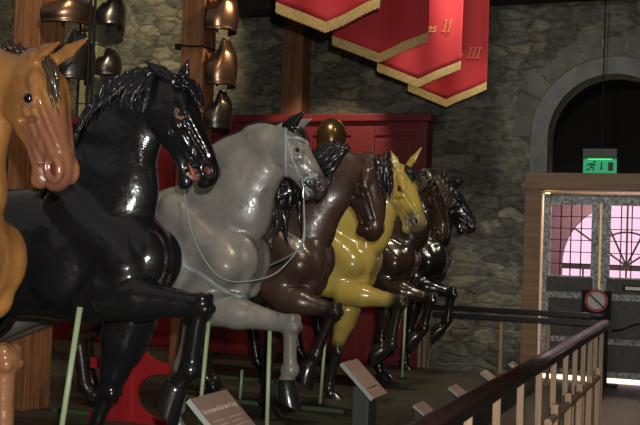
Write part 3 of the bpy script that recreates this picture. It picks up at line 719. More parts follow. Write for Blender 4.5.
# ---- door
D = empty('door_1', (-1.36, 13.33, 0), kind='structure')
metal = mat('hammered_iron', (.13, .135, .135), .34, metal=.5, noise=((.42, .43, .43), 24), bump=1.0, bscale=38)
iron = mat('black_iron', (.010, .010, .010), .75, spec=.2)
brass = mat('brass_strip', (.55, .40, .18), .3, metal=.9)
bm = bmesh.new(); box2(bm, (-2.33, 13.22, 0), (-2.13, 13.6, 2.36), .01); box2(bm, (-2.33, 13.21, 2.36), (-.38, 13.6, 2.57), .01); box2(bm, (-.58, 13.22, 0), (-.38, 13.6, 2.36), .01)
build('door_frame', bm, frame_m, D)
for (x0, x1, w0, w1) in ((-2.098, -1.399, -2.01, -1.51), (-1.397, -.64, -1.285, -.78)):
    bm = bmesh.new(); y0, y1 = 13.30, 13.36; zb, zt, wz0, wz1 = .07, 2.31, 1.30, 2.18
    box2(bm, (x0, y0, zb), (w0, y1, zt)); box2(bm, (w1, y0, zb), (x1, y1, zt)); box2(bm, (w0, y0, wz1), (w1, y1, zt)); box2(bm, (w0, y0, zb), (w1, y1, wz0))
    lf = build('door_leaf', bm, metal, D)
    bm = bmesh.new()
    box2(bm, (w0-.03, 13.285, wz0-.20), (w1+.03, 13.30, wz0-.02)); box2(bm, (w0, 13.29, .55), (w1, 13.30, 1.02)); box2(bm, (w0, 13.29, .15), (w1, 13.30, .48))
    build('door_panel', bm, mat('dark_panel', (.03, .028, .024), .5, noise=((.05, .045, .04), 8), bump=.3), lf)
    bm = bmesh.new(); nx = 4
    for i in range(1, nx): box2(bm, (w0+(w1-w0)*i/nx-.006, 13.31, wz0), (w0+(w1-w0)*i/nx+.006, 13.335, wz1))
    for i in range(1, 6): box2(bm, (w0, 13.31, wz0+(wz1-wz0)*i/6-.005), (w1, 13.335, wz0+(wz1-wz0)*i/6+.005))
    build('window_grid', bm, iron, lf)
    bm = bmesh.new(); box2(bm, (w0, 13.34, wz0), (w1, 13.344, wz1))
    build('glass', bm, mat('pink_glass', (.97, .82, .90), .02, trans=1, ior=1.02, spec=.2), lf)
bm = bmesh.new(); box2(bm, (-1.412, 13.285, 1.1), (-1.385, 13.30, 2.2)); build('meeting_strip', bm, brass, D)
bm = bmesh.new(); box2(bm, (-2.128, 13.235, .05), (-2.118, 13.30, 2.34)); box2(bm, (-2.12, 13.235, 2.325), (-.6, 13.30, 2.34)); build('gap_light_strip', bm, brass, D)  # brass-coloured strips stand in for daylight in the side and top gaps
bm = bmesh.new(); box2(bm, (-1.12, 13.28, 1.14), (-.86, 13.30, 1.21), .004); o = build('letter_slot', bm, iron, D)
bm = bmesh.new(); box2(bm, (-1.09, 13.274, 1.155), (-.89, 13.285, 1.195)); build('slot_flap', bm, mat('slot_metal', (.25, .24, .2), .4, metal=.7), o)
bm = bmesh.new(); tube(bm, [aY(612, 331, 13.26), aY(622, 330, 13.24), aY(634, 325, 13.24), aY(639, 324, 13.26)], .012, 8); build('door_handle', bm, iron, D, True)
# lobby behind the door
lob = mat('lobby_wall', (.045, .022, .038), .8); pale = mat('lobby_floor_stone', (.75, .72, .65), .8)
bm = bmesh.new(); box2(bm, (-3.2, 14.0, 0), (-3.1, 15.6, 3)); box2(bm, (.3, 14.0, 0), (.4, 15.6, 3)); box2(bm, (-3.2, 14, 2.9), (.4, 15.6, 3)); struct('wall_lobby', bm, lob)
bm = bmesh.new(); box2(bm, (-2.13, 13.37, .0), (-.58, 13.98, .005)); struct('trim_7', bm, pale)
bm = bmesh.new(); box2(bm, (-2.29, 13.62, .006), (-2.13, 13.98, 2.36)); struct('trim_8', bm, mat('cream_gap_slab', (.75, .62, .36), .8))  # pale slab added to catch the lobby light and show as a bright gap
# fanlight in the outer wall
FC, FR, FZ = -1.27, .90, 1.42
bm = bmesh.new(); nseg = 24
ou = [(-3.2, 0), (FC-FR, 0), (FC-FR, FZ)]+[(FC-FR*math.cos(math.pi*i/nseg), FZ+FR*math.sin(math.pi*i/nseg)) for i in range(1, nseg)]+[(FC+FR, FZ), (FC+FR, 0), (.4, 0), (.4, 3), (-3.2, 3)]
fa = bm.faces.new([bm.verts.new((x, 15.5, z)) for x, z in ou]); ex = bmesh.ops.extrude_face_region(bm, geom=[fa]); bmesh.ops.translate(bm, vec=(0, .15, 0), verts=[v for v in ex['geom'] if isinstance(v, bmesh.types.BMVert)])
bmesh.ops.triangulate(bm, faces=[f for f in bm.faces if len(f.verts) > 4]); struct('wall_outer', bm, lob)
Wn = empty('window_1', (FC, 15.56, 0), kind='structure')
bm = bmesh.new(); vs = [bm.verts.new((FC-FR*math.cos(math.pi*i/nseg), 15.6, FZ+FR*math.sin(math.pi*i/nseg))) for i in range(nseg+1)]
vs += [bm.verts.new((FC+FR, 15.6, 0)), bm.verts.new((FC-FR, 15.6, 0))]; f_ = bm.faces.new(vs); bmesh.ops.solidify(bm, geom=[f_], thickness=.01)
build('daylit_glass', bm, mat('daylit_pink_glass', (.12, .08, .1), .5, emit=(1.0, .76, .88), es=.92), Wn)
bm = bmesh.new()
for aa in (35, 65, 90, 115, 145):
    a_ = math.radians(aa); tube(bm, [(FC, 15.56, FZ), (FC-FR*math.cos(a_), 15.56, FZ+FR*math.sin(a_))], .014, 4)
for r_ in (.48,): tube(bm, [(FC-r_*math.cos(math.pi*i/20), 15.56, FZ+r_*math.sin(math.pi*i/20)) for i in range(21)], .014, 4)
box2(bm, (FC-FR, 15.53, FZ-.07), (FC+FR, 15.58, FZ+.01))
for i in range(-2, 3): box2(bm, (FC+i*.3-.012, 15.54, 0), (FC+i*.3+.012, 15.57, FZ))
build('glazing_bars', bm, iron, Wn)

# ---- timber posts
for i, (x, y, w_, lab) in enumerate(((-5.30, 7.18, .27, 'square orange oak post behind the chestnut and black horses, nearest post'),
                                     (-5.30, 9.98, .27, 'square oak post between black and grey horses, with copper armour on it'),
                                     (-5.50, 13.24, .30, 'square oak post against the stone wall under the left banner'))):
    P_ = empty('timber_post', (x, y, 0), lab, 'post', 'square oak posts')
    z0 = PZ if y < 12 else 0
    bm = bmesh.new(); box2(bm, (x-w_/2, y-w_/2, z0), (x+w_/2-.012 if i == 0 else x+w_/2, y+w_/2, 5.3), .008)
    o = build('post_shaft', bm, post_m, P_)
    if i == 0:
        bm = bmesh.new(); box2(bm, (x+w_/2-.03, y+.0, z0), (x+w_/2+.025, y+w_/2+.02, 5.3), .006); build('post_batten', bm, post_m, P_)
    if i == 1:
        bm = bmesh.new(); q = aY(197, 49, y)
        pts = [(x-w_/2-.02, y-w_/2-.012, q.z+.02), (x, y-w_/2-.014, q.z), (x+w_/2+.012, y-w_/2-.012, q.z+.0), (x+w_/2+.014, y+.1, q.z), (x+w_/2+.12, y+.16, q.z-.03)]
        tube(bm, pts, .010, 6); box(bm, (x-w_/2-.02, y-w_/2-.02, q.z), (.05, .05, .06)); build('iron_strap', bm, iron, P_)
        bm = bmesh.new(); e_ = aY(210, 92, y); box(bm, (x+.04, y-w_/2-.004, e_.z), (.12, .008, .09)); build('orange_tag', bm, mat('orange_tag', (.6, .16, .04), .5), P_)

# ---- red painted screen along the back
RS = empty('painted_screen', (-6.4, 12.9, 0), 'long dark red panelled screen standing against the back stone wall', 'screen')
sx0, sx1, zt = -9.4, aY(429, 116, 12.72).x, aY(330, 114, 12.72).z
bm = bmesh.new(); box2(bm, (sx0, 12.78, 0), (sx1-.03, 13.05, zt-.02)); build('screen_body', bm, red_m, RS)
bm = bmesh.new(); box2(bm, (sx0-.03, 12.70, zt-.10), (sx1+.03, 13.07, zt), .012); build('top_rail', bm, red_m, RS)
px = sx1-.03; k = 0
while px-.85 > sx0:
    a0, a1 = px-.85, px
    bm = bmesh.new()
    for z0, z1 in ((1.78, zt-.16), (.12, 1.66)):
        w_ = .16
        box2(bm, (a0, 12.75, z0), (a0+w_, 12.80, z1), .006); box2(bm, (a1-w_, 12.75, z0), (a1, 12.80, z1), .006)
        box2(bm, (a0+w_, 12.75, z1-.12), (a1-w_, 12.80, z1), .006); box2(bm, (a0+w_, 12.75, z0), (a1-w_, 12.80, z0+.12), .006)
        box2(bm, (a0+w_+.05, 12.765, z0+.17), (a1-w_-.05, 12.79, z1-.17), .01)
    build('screen_panel', bm, red_m, RS); px -= .85
# red fretted stand between the horses' legs
red_b = mat('bright_red_paint', (.34, .014, .018), .45, coat=.2)
def red_stand(cx, Y, w, label):
    R_ = empty('fretted_stand', (cx, Y, PZ), label, 'stand', 'red fretted stands')
    zt_ = 1.25
    bm = bmesh.new(); box2(bm, (cx-.05, Y-.05, PZ), (cx+.05, Y+.05, zt_), .008); build('stand_post', bm, red_b, R_)
    for z0, z1 in ((PZ, .60), (.60, 1.08)):
        for s in (-1, 1):
            bm = bmesh.new(); n_ = 10; hh = z1-z0
            # solid foot with a concave quarter cut out of its outer upper corner
            pts = [(0, z0), (w, z0)]+[(w-(w-.03)*math.sin(math.pi*i_/16)**.8, z0+.04+(hh-.08)*(.5-.5*math.cos(math.pi*i_/16))) for i_ in range(17)]+[(w, z1), (0, z1)]
            f_ = bm.faces.new([bm.verts.new((cx+s*(.045+p_[0]), Y-.025, p_[1])) for p_ in pts])
            ex = bmesh.ops.extrude_face_region(bm, geom=[f_]); bmesh.ops.translate(bm, vec=(0, .05, 0), verts=[v for v in ex['geom'] if isinstance(v, bmesh.types.BMVert)])
            build('bracket', bm, red_b, R_)
q = aY(129, 400, 7.1)
red_stand(q.x, 7.1, .30, 'bright red fretted wooden stand seen between the legs of the black horse')

# ---- banners
cloth = mat('red_cloth', (.34, .014, .020), .8, noise=((.30, .012, .017), 5)); gold = mat('gold_fringe', (.42, .30, .12), .6, noise=((.25, .17, .06), 60)); goldt = mat('gold_lettering', (.40, .22, .06), .5)
def text_mesh(name, body, size, m, parent, loc, shear=0., rot=(math.pi/2, 0, 0), align='RIGHT', ext=.002, sx=1.0):
    cu = bpy.data.curves.new(name, 'FONT'); cu.body = body; cu.size = size; cu.align_x = align; cu.shear = shear; cu.extrude = ext; cu.resolution_u = 3
    o = bpy.data.objects.new(name, cu); COL.objects.link(o)
    bpy.context.view_layer.update()
    me = bpy.data.meshes.new_from_object(o.evaluated_get(bpy.context.evaluated_depsgraph_get()))
    bpy.data.objects.remove(o)
    from mathutils import Euler
    R_ = rot if isinstance(rot, Matrix) else Euler(rot).to_matrix().to_4x4()
    me.transform(Matrix.Translation(Vector(loc)) @ R_ @ Matrix.Diagonal((sx, 1, 1, 1)))
    me.name = name
    return mesh_obj(name, me, m, parent)
BN = [(7.82, 'red banner with gold fringe and a pointed hem, leftmost and nearest', None, 276, 8, 380, 4, 327, 29),
      (9.18, 'second red fringed banner from the left, without visible lettering', None, 332, 41, 428, 38, 377, 59),
      (10.52, 'red fringed banner lettered with a name ending in es II', 'James II', 377, 70, 461, 64, 417, 84),
      (11.68, 'rightmost red banner lettered III above its gold fringed point', 'William III', 408, 87, 487, 88, 446, 104)]
for bi, (Y, lab, txt, lx, ly, rx, ry, ax_, ay_) in enumerate(BN):
    Lp, Rp, Ap = aY(lx, ly, Y), aY(rx, ry, Y), aY(ax_, ay_, Y); zt_ = 5.05
    B = empty('hanging_banner', ((Lp.x+Rp.x)/2, Y, zt_), lab, 'banner', 'red fringed banners hung in a line')
    x0, x1 = Lp.x, Rp.x; zs = (Lp.z+Rp.z)/2; za = Ap.z; xm = (x0+x1)/2
    def wav(x, z): return .018*math.sin((x-x0)*14+bi)*min(1, (zt_-z)/.8)+.01*math.sin(z*5+bi+x*6)
    def hem(x): return zs+(za-zs)*(1-abs(x-xm)/((x1-x0)/2))
    bm = bmesh.new(); nx, nz = 36, 26; g = []
    for i in range(nx+1):
        x = x0+(x1-x0)*i/nx; g.append([bm.verts.new((x, Y+wav(x, z), z)) for z in [zt_+(hem(x)+.05-zt_)*j/nz for j in range(nz+1)]])
    for i in range(nx):
        for j in range(nz): bm.faces.new((g[i][j], g[i+1][j], g[i+1][j+1], g[i][j+1]))
    o = build('banner_cloth', bm, cloth, B, True); m_ = o.modifiers.new('thick', 'SOLIDIFY'); m_.thickness = .006
    bm = bmesh.new(); nx = 90
    for i in range(nx):       # gold fringe: braid plus threads
        x = x0+(x1-x0)*(i+.5)/nx; w_ = (x1-x0)/nx
        zz = hem(x)+.055; y = Y+wav(x, zz)-.008; sl = (za-zs)/((x1-x0)/2)*(-1 if x > xm else 1)
        d_ = .004*((i*13) % 3)
        vs = [bm.verts.new(p_) for p_ in ((x-w_/2, y, zz-sl*w_/2), (x+w_/2, y, zz+sl*w_/2), (x+w_*.42, y-.004, zz-.085-d_+sl*w_/2), (x-w_*.42, y-.004, zz-.085-d_-sl*w_/2))]
        vb = [bm.verts.new(v.co+Vector((0, .012, 0))) for v in vs]
        bm.faces.new(vs); bm.faces.new(vb[::-1])
        for k in range(4): bm.faces.new((vs[k], vs[(k+1) % 4], vb[(k+1) % 4], vb[k]))
    build('fringe', bm, gold, B)
    bm = bmesh.new(); tube(bm, [(x0-.04, Y, zt_), (x1+.04, Y, zt_)], .018, 10)
    for x in (x0+.1, x1-.1): tube(bm, [(x, Y, zt_), (x, Y, 5.3)], .004, 6)
    build('hanging_rod', bm, iron, B)
    if txt:
        e_ = aY(452 if bi == 2 else 481, 32 if bi == 2 else 58, Y); nn = txt.split()[1]; h_ = .115; sp_ = .052; sh = .25
        bm = bmesh.new(); yy = Y-.034; xe = e_.x
        for k in range(len(nn)):
            xb = xe-.03-sp_*(len(nn)-1-k)
            tube(bm, [(xb, yy, e_.z), (xb+h_*sh, yy, e_.z+h_)], .0048, 6)
            tube(bm, [(xb-.018, yy, e_.z), (xb+.018, yy, e_.z)], .004, 6); tube(bm, [(xb+h_*sh-.018, yy, e_.z+h_), (xb+h_*sh+.018, yy, e_.z+h_)], .004, 6)
        build('numeral', bm, goldt, B)
        text_mesh('lettering', txt.split()[0], .135, goldt, B, (xe-.03-sp_*len(nn)-.025, Y-.034, e_.z), shear=.3, sx=.9)

# ---- armour columns
bronze = mat('bronzed_steel', (.30, .17, .10), .28, metal=.9, noise=((.12, .09, .08), 5)); blued = mat('dark_steel', (.10, .09, .09), .3, metal=.9, noise=((.05, .045, .045), 4))
def cuirass(c, H_, R_, face, m, name='breastplate', parent=None):
    bm = bmesh.new(); nt, nv = 30, 16; g = []
    for i in range(nt+1):
        th = -1.65+3.3*i/nt
        a_ = abs(th)
        hh = H_*(1-.07*math.exp(-(th/.35)**2)) if a_ < .5 else H_*(1-.34*(.5-.5*math.cos(math.pi*min(1, (a_-.5)/.7))))
        col = []
        for j in range(nv+1):
            v = j/nv; r = R_*(.80+.20*math.sin(math.pi*min(1, .12+v*.95)))*(1-.30*max(0, v-.7)/.3)
            if v < .08: r += R_*.07*(1-v/.08)
            r *= 1+.06*math.exp(-(th/.3)**2)
            ang = th+face
            col.append(bm.verts.new((c[0]+r*math.cos(ang), c[1]+r*math.sin(ang), c[2]+v*hh)))
        g.append(col)
    for i in range(nt):
        for j in range(nv): bm.faces.new((g[i][j], g[i+1][j], g[i+1][j+1], g[i][j+1]))
    o = build(name, bm, m, parent, True); md = o.modifiers.new('thick', 'SOLIDIFY'); md.thickness = .012
    return o
def armour(px0, px1, py0, py1, Y, m, lab, face=-.2, grp='armour hung in columns by the posts'):
    a_, b_ = aY(px0, py1, Y), aY(px1, py0, Y); R_ = (b_.x-a_.x)*.72; c = (b_.x-R_, Y, a_.z); hh = b_.z-a_.z
    A_ = empty('breastplate', c, lab, 'armour', grp)
    cuirass(c, hh, R_, face, m, 'plate', A_)
    bm = bmesh.new(); tube(bm, [(c[0]-R_*.1, c[1]+R_*.1, c[2]+.01), (c[0]-R_*.1, c[1]+R_*.1, c[2]+hh*.6)], .012, 8)
    tube(bm, [(c[0]-R_*.1, c[1]+R_*.1, c[2]+hh*.35), (c[0]+R_*.95*math.cos(face), c[1]+R_*.95*math.sin(face), c[2]+hh*.35)], .008, 6)
    build('hanger', bm, iron, A_)
armour(54, 91, -8, 27, 7.2, bronze, 'bronze toned breastplate at top left above the chestnut horse ears')
armour(60, 93, 30, 82, 7.2, blued, 'dark breastplate directly behind the far ear of the chestnut horse')
armour(211, 238, -12, 33, 9.95, bronze, 'bright copper breastplate on the second post, topmost of three')
armour(211, 237, 38, 87, 9.95, bronze, 'copper breastplate with steel glint, middle of three on the second post')
armour(209, 232, 90, 130, 9.95, blued, 'dark steel breastplate lowest of three, just behind the grey neck')
armour(103, 124, -8, 27, 12.9, blued, 'polished dark breastplate high on the stone wall, left of the second post', grp='armour on the far wall')
armour(99, 120, 48, 77, 12.9, blued, 'dark breastplate on the stone wall just above the black mane', grp='armour on the far wall')
HM = aY(332, 119, 12.3); hl_ = empty('helmet', (HM.x, 12.3, 0), 'olive bronze round helmet on a pole before the red screen, behind the brown mane', 'helmet')
bm = bmesh.new(); RH = 14.5*13/F/.95
lathe(bm, [(.001, 0)]+[(RH*math.sin(a_*math.pi/20)**.8, -RH*1.15*(1-math.cos(a_*math.pi/20))) for a_ in range(1, 11)]+[(RH*1.0, -RH*1.5), (RH*.92, -RH*1.9), (RH*1.15, -RH*2.05), (RH*1.13, -RH*2.08), (RH*.88, -RH*1.9)], Matrix.Translation(HM), 32)
tube(bm, [(HM.x+RH*1.02*math.cos(a_*math.pi/12), 12.3, HM.z-RH*1.15+RH*1.17*math.sin(a_*math.pi/12)) for a_ in range(13)], .012, 8)
build('helmet_shell', bm, mat('olive_bronze', (.10, .07, .03), .25, metal=.8), hl_, True)
bm = bmesh.new(); tube(bm, [(HM.x, 12.3, 0), (HM.x, 12.3, HM.z-RH*.5)], .02, 10); tube(bm, [(HM.x, 12.3, 0), (HM.x, 12.3, .03)], .14, 20); build('helmet_pole', bm, iron, hl_)
bm = bmesh.new()
for px_ in (88.5, 93):
    q0 = aY(px_, 60, 6.93)
    tube(bm, [(q0.x, 6.93, 2.55), (q0.x, 6.93, 5.3)], .012, 8)
box2(bm, (aY(88, 60, 6.93).x-.06, 6.88, 5.2), (aY(93, 60, 6.93).x+.06, 6.98, 5.3))
tag(build('armour_rods', bm, iron), 'pair of thin black rods hanging from the ceiling beside the nearest oak post', 'rods')
bm = bmesh.new(); q = aY(212, 60, 10.16); tube(bm, [(q.x+.02, 10.16, PZ), (q.x+.02, 10.16, 5.3)], .014, 8)
tag(build('armour_rods', bm, iron), 'single black rod carrying copper armour beside the second post', 'rods')

# ---- support rods under the horses
rod_m = mat('pale_green_rod', (.34, .44, .25), .35)
def rod(p0, p1, r, lab, hk=()):
    bm = bmesh.new(); p0, p1 = Vector(p0), Vector(p1); d = (p0-p1); p1 = p0-d*((p0.z-PZ)/d.z)
    for k_ in hk:
        hit = HS[k_]['bvh'].ray_cast(p1, (p0-p1).normalized())[0]
        if hit is not None and hit.z < p0.z+.5: p0 = hit+(p0-p1).normalized()*.004; break
    R_ = empty('support_rod', p1, lab, 'rod', 'pale green rods propping the horses')
    tube(bm, [p1, p0], r, 12); build('rod_shaft', bm, rod_m, R_, True)
    bm = bmesh.new(); tube(bm, [(p1.x, p1.y, PZ), (p1.x, p1.y, PZ+.012)], r*2.2, 16); build('rod_foot', bm, iron, R_)
rod(aY(80, 307, 4.86), aY(62, 425, 4.86), .016, 'pale green rod under the black horse belly, leaning left', ('black',))
rod(aY(209, 318, 6.2), aY(201, 400, 6.2), .014, 'pale green rod between black raised leg and grey horse', ('grey',))
rod(aY(270, 325, 6.28), aY(267, 425, 6.28), .014, 'pale green rod under the grey raised forearm', ('grey',))
q = aZ(320, 405, PZ); rod((aY(325, 340, q.y).x, q.y, aY(325, 340, q.y).z), q, .014, 'pale green rod left of the yellow horse standing leg')
q = aZ(402, 379, PZ); rod((aY(406, 300, q.y).x, q.y, aY(406, 300, q.y).z), q, .014, 'pale green rod beneath the two farthest dark horses')
q = aZ(240, 400, PZ); rod((aY(242, 370, q.y).x, q.y, aY(242, 370, q.y).z), q, .014, 'short pale green rod behind the grey horse forelegs')
# glass edge strips on the plinth
edge = mat('glass_edge_green', (.05, .085, .042), .5)
for (u0, v0, u1, v1, lab) in ((185, 399, 345, 413, 'pale green glass edge strip crossing the plinth behind the second lectern'), (52, 412, 100, 417, 'green glass edge strip on the plinth below the black horse'), (180, 377, 300, 384, 'faint green glass edge strip further back on the plinth')):
    a_, b_ = aZ(u0, v0, PZ), aZ(u1, v1, PZ); bm = bmesh.new(); y = (a_.y+b_.y)/2
    box2(bm, (a_.x, y-.01, PZ), (b_.x, y+.01, PZ+.035), .003); tag(build('glass_strip', bm, edge), lab, 'strip', 'glass strips on the plinth')

# ---- lecterns
tan = mat('tan_label_board', (.30, .20, .155), .45, noise=((.27, .18, .14), 6)); ledge = mat('pale_board_edge', (.26, .29, .27), .5); grey_m = mat('lectern_grey', (.035, .038, .036), .5); prt = mat('pale_print', (.48, .36, .28), .6)
def lectern(X, Yc, zt_, wid, length, lab, title=None, small=False, tilt=44):
    Lc = empty('reading_lectern', (X, Yc, PZ), lab, 'lectern', 'small label lecterns' if small else 'large reading lecterns')
    tl = math.radians(tilt); dn = Vector((math.cos(tl), 0, -math.sin(tl))); nr = Vector((math.sin(tl), 0, math.cos(tl))); rt = Vector((0, 1, 0))
    top = Vector((X, Yc, zt_)); R3 = Matrix((rt, -dn, nr)).transposed()
    bm = bmesh.new(); box(bm, top+dn*length/2, (wid, length, .022), R3, .003); build('label_board', bm, tan, Lc)
    bm = bmesh.new(); box(bm, top+dn*length/2-rt*(wid/2+.002), (.004, length, .026 if not small else .012), R3); build('board_edge', bm, ledge, Lc)
    bm = bmesh.new(); c = top+dn*length*.55
    if small:
        vs = [bm.verts.new(top+Vector((0.01, s*wid*.45, -.03))) for s in (-1, 1)]+[bm.verts.new(top+dn*length+Vector((-.01, s*wid*.45, -.02))) for s in (1, -1)]
        lo = [bm.verts.new((v.co.x, v.co.y, PZ)) for v in vs]; bm.faces.new(vs); bm.faces.new(lo)
        for k in range(4): bm.faces.new((vs[k], vs[(k+1) % 4], lo[(k+1) % 4], lo[k]))
    else:
        box2(bm, (c.x-.055, Yc-wid*.3, PZ), (c.x+.055, Yc+wid*.3, c.z-.03), .004); box2(bm, (c.x-.1, Yc-wid*.4, PZ), (c.x+.1, Yc+wid*.4, PZ+.015))
    build('lectern_body', bm, grey_m, Lc)
    M_ = R3.to_4x4()
    if title: text_mesh('title', title, .043, prt, Lc, top+dn*length*.24+nr*.0125, rot=M_, align='CENTER', ext=.0006, sx=.62)
    bm = bmesh.new(); rnd = random.Random(int(Yc*10))
    for colx in (-1, 1):
        for k in range(9):
            w_ = wid*.36*(rnd.uniform(.75, 1)); y = .36+k*.06 if title else .3+k*.065
            if title and k == 0 and colx < 0: pass
            box(bm, top+dn*length*y+rt*(colx*wid*.21-(wid*.36-w_)/2)+nr*.0118, (w_, length*.014, .001), R3)
    build('small_print', bm, prt, Lc)
a_, b_ = aX(188, 402, -2.30), aX(225, 389, -2.30)
lectern(-2.30, (a_.y+b_.y)/2, (a_.z+b_.z)/2, b_.y-a_.y, .42, 'tan reading lectern with pale title in front of the black and grey horses', 'Re-creation of the Line of Kings')
a_, b_ = aX(341, 362, -2.30), aX(356, 361, -2.30)
lectern(-2.30, (a_.y+b_.y)/2, (a_.z+b_.z)/2, b_.y-a_.y, .31, 'tan reading lectern on a dark base between yellow horse and aisle')
for i, (u, v, lab) in enumerate(((413, 406, 'small tan label block, nearest of the four beside the long handrail'), (448, 388, 'small tan label block, second of the four beside the handrail'), (480, 373, 'small tan label block, third of the four beside the handrail'), (508, 364, 'small grey label block, farthest of the four beside the handrail'))):
    q = aX(u, v, -2.12)
    lectern(-2.12, q.y+.13, q.z, .26, .20, lab, small=True, tilt=35)

# ---- long handrail with balusters
HX, HZ = -.96, 1.0
hr = empty('handrail', (HX, 6, 0), 'long dark polished handrail on tan balusters in the right foreground', 'railing')
rail_m = mat('dark_rail', (.014, .007, .006), .25, coat=.4, noise=((.022, .010, .008), 6)); bal_m = wood('tan_baluster', (.24, .15, .09), (.32, .21, .13), .5)
bm = bmesh.new(); pr = []
n = 14
for y in (2.3, 9.72):
    pr.append([bm.verts.new((HX+.040*math.cos(t_), y, HZ-.027+.027*math.sin(t_))) for t_ in [2*math.pi*k/n for k in range(n)]])
for k in range(n): bm.faces.new((pr[0][k], pr[0][(k+1) % n], pr[1][(k+1) % n], pr[1][k]))
bm.faces.new(pr[0]); bm.faces.new(pr[1]); build('rail_top', bm, rail_m, hr, True)
bm = bmesh.new(); box2(bm, (HX-.026, 2.3, HZ-.088), (HX+.026, 9.70, HZ-.050), .006); build('rail_moulding', bm, mat('black_rail', (.012, .009, .009), .4), hr)
for y in (2.5, 3.1, 3.7, 4.29, 4.88, 5.5, 6.09, 6.65, 7.19, 7.68, 8.16, 8.59, 8.98, 9.43):
    bm = bmesh.new(); box2(bm, (HX-.018, y-.012, 0), (HX+.018, y+.012, HZ-.087), .003); build('baluster', bm, bal_m, hr)
# second lower railing of the steps
sr = empty('stair_railing', (-.84, 8.5, 0), 'low sloping tan stair railing seen through the balusters at bottom right', 'railing')
p0, p1 = aX(598, 377, -.84), aX(548, 423, -.84)
p1b = p0+(p1-p0)*(p0.z/(p0.z-p1.z)) if p1.z < p0.z else p1
bm = bmesh.new(); tube(bm, [p0, p1], .022, 8); build('sloping_rail', bm, bal_m, sr)
for k in range(5):
    q = p0.lerp(p1, k/4*.9); bm = bmesh.new(); box2(bm, (q.x-.02, q.y-.02, 0), (q.x+.02, q.y+.02, q.z+.07), .003); build('newel', bm, bal_m, sr)
# ---- barrier before the back wall
bx0, bx1, BY = aY(426, 312, 12.6).x, aY(592, 318, 12.6).x, 12.6
bz = aY(500, 311, 12.6).z
fb = empty('barrier', ((bx0+bx1)/2, BY, 0), 'black double rail barrier on wooden posts before the stone wall and door', 'barrier')
bm = bmesh.new(); box2(bm, (bx0, BY-.03, bz-.03), (bx1, BY+.03, bz+.035), .01); build('upper_rail', bm, mat('black_paint_rail', (.008, .008, .009), .3), fb)
bm = bmesh.new(); box2(bm, (bx0+.1, BY-.04, bz-.12), (bx1+.1, BY+.04, bz-.055), .01); build('lower_rail', bm, mat('black_paint_rail2', (.008, .008, .009), .35), fb)
bw = wood('barrier_wood', (.22, .15, .09), (.32, .22, .13), .5)
for u in (421, 426, 502, 549):
    x = aY(u, 330, BY+.03).x; bm = bmesh.new(); box2(bm, (x-.022, BY-.02, 0), (x+.022, BY+.03, bz-.05), .004); build('barrier_post', bm, bw, fb)
bm = bmesh.new(); tube(bm, bez([aY(457, 318, BY), aY(450, 328, BY), aY(438, 338, BY), aY(430, 352, BY), aY(427, 372, BY)], 20), .020, 8, ((0, 1, 0), 1.3)); build('curved_brace', bm, bw, fb, True)

# ---- exit sign
ex_ = empty('exit_sign', (-1.425, 13.25, 2.575), 'green lit emergency exit sign standing on the oak door lintel', 'exit sign')
x0, x1, z0, z1 = -1.63, -1.22, 2.58, 2.87; zm = z0+.17
bm = bmesh.new(); box2(bm, (x0, 13.20, zm), (x1, 13.32, z1), .008); build('housing', bm, mat('sign_housing', (.04, .045, .045), .5), ex_)
bm = bmesh.new(); box2(bm, (x0+.005, 13.235, 2.572), (x1-.005, 13.265, zm), .003); build('lit_panel', bm, mat('sign_green', (.02, .3, .14), .3, emit=(.02, .32, .14), es=.55), ex_)
bm = bmesh.new(); box2(bm, (x0+.06, 13.215, zm-.012), (x1-.06, 13.236, zm-.001)); build('lamp_strip', bm, mat('sign_lamp', (.1, .9, .3), .3, emit=(.1, 1, .25), es=.9), ex_)
bm = bmesh.new(); yy = 13.232; cx, cz = x0+.105, z0+.07
def sg(*p): tube(bm, [(cx+a_, yy, cz+b_) for a_, b_ in p], .0085, 6)
sg((.02, .035), (-.005, .0)); sg((.0, .035), (.02, .032), (.05, .012)); sg((.02, .035), (-.03, .032), (-.05, .012)); sg((-.005, .0), (.03, -.012), (.02, -.05)); sg((-.005, .0), (-.025, -.035), (-.065, -.04))
bmesh.ops.create_uvsphere(bm, u_segments=10, v_segments=6, radius=.013, matrix=Matrix.Translation((cx+.035, yy, cz+.058)))
ax0 = x0+.225; tube(bm, [(ax0, yy, cz+.055), (ax0, yy, cz-.02)], .008, 6)
vs = [bm.verts.new((ax0+a_, yy-.006, cz+b_)) for a_, b_ in ((-.02, -.012), (.02, -.012), (0, -.05))]; bm.faces.new(vs)
box2(bm, (x0+.305, yy-.004, cz-.05), (x0+.365, yy+.003, cz+.055))
build('pictogram', bm, mat('sign_dark', (.004, .02, .012), .5), ex_)
bm = bmesh.new(); q = aY(604, 60, 13.25); tube(bm, [(q.x, 13.25, z1), (q.x, 13.25, 5.3)], .008, 6); build('cable', bm, iron, ex_)

# ---- prohibition sign on a stand
sn = empty('sign_stand', (-1.42, 13.05, 0), 'black stand sign with red ring and diagonal bar in front of the door', 'sign')
YS = 13.05; a_, b_ = aY(582, 290, YS), aY(611, 318, YS); cx, cz = (a_.x+b_.x)/2, (a_.z+b_.z)/2; W_ = b_.x-a_.x
bm = bmesh.new(); box2(bm, (a_.x, YS-.015, b_.z-.03), (b_.x, YS+.015, a_.z), .004); build('sign_board', bm, iron, sn)
cz += .04
def disc(name, r, y, m, r_in=None):
    bm = bmesh.new(); lathe(bm, [(r_in or .0005, 0), (r, 0), (r, .004), (r_in or .0005, .004)], Matrix.Translation((cx, y, cz)) @ Matrix.Rotation(math.pi/2, 4, 'X'), 40); return build(name, bm, m, sn)
redr = mat('sign_red', (.35, .03, .04), .5)
disc('sign_disc', .105, YS-.017, mat('sign_white', (.42, .42, .42), .5)); disc('sign_ring', .135, YS-.0175, redr, .102)
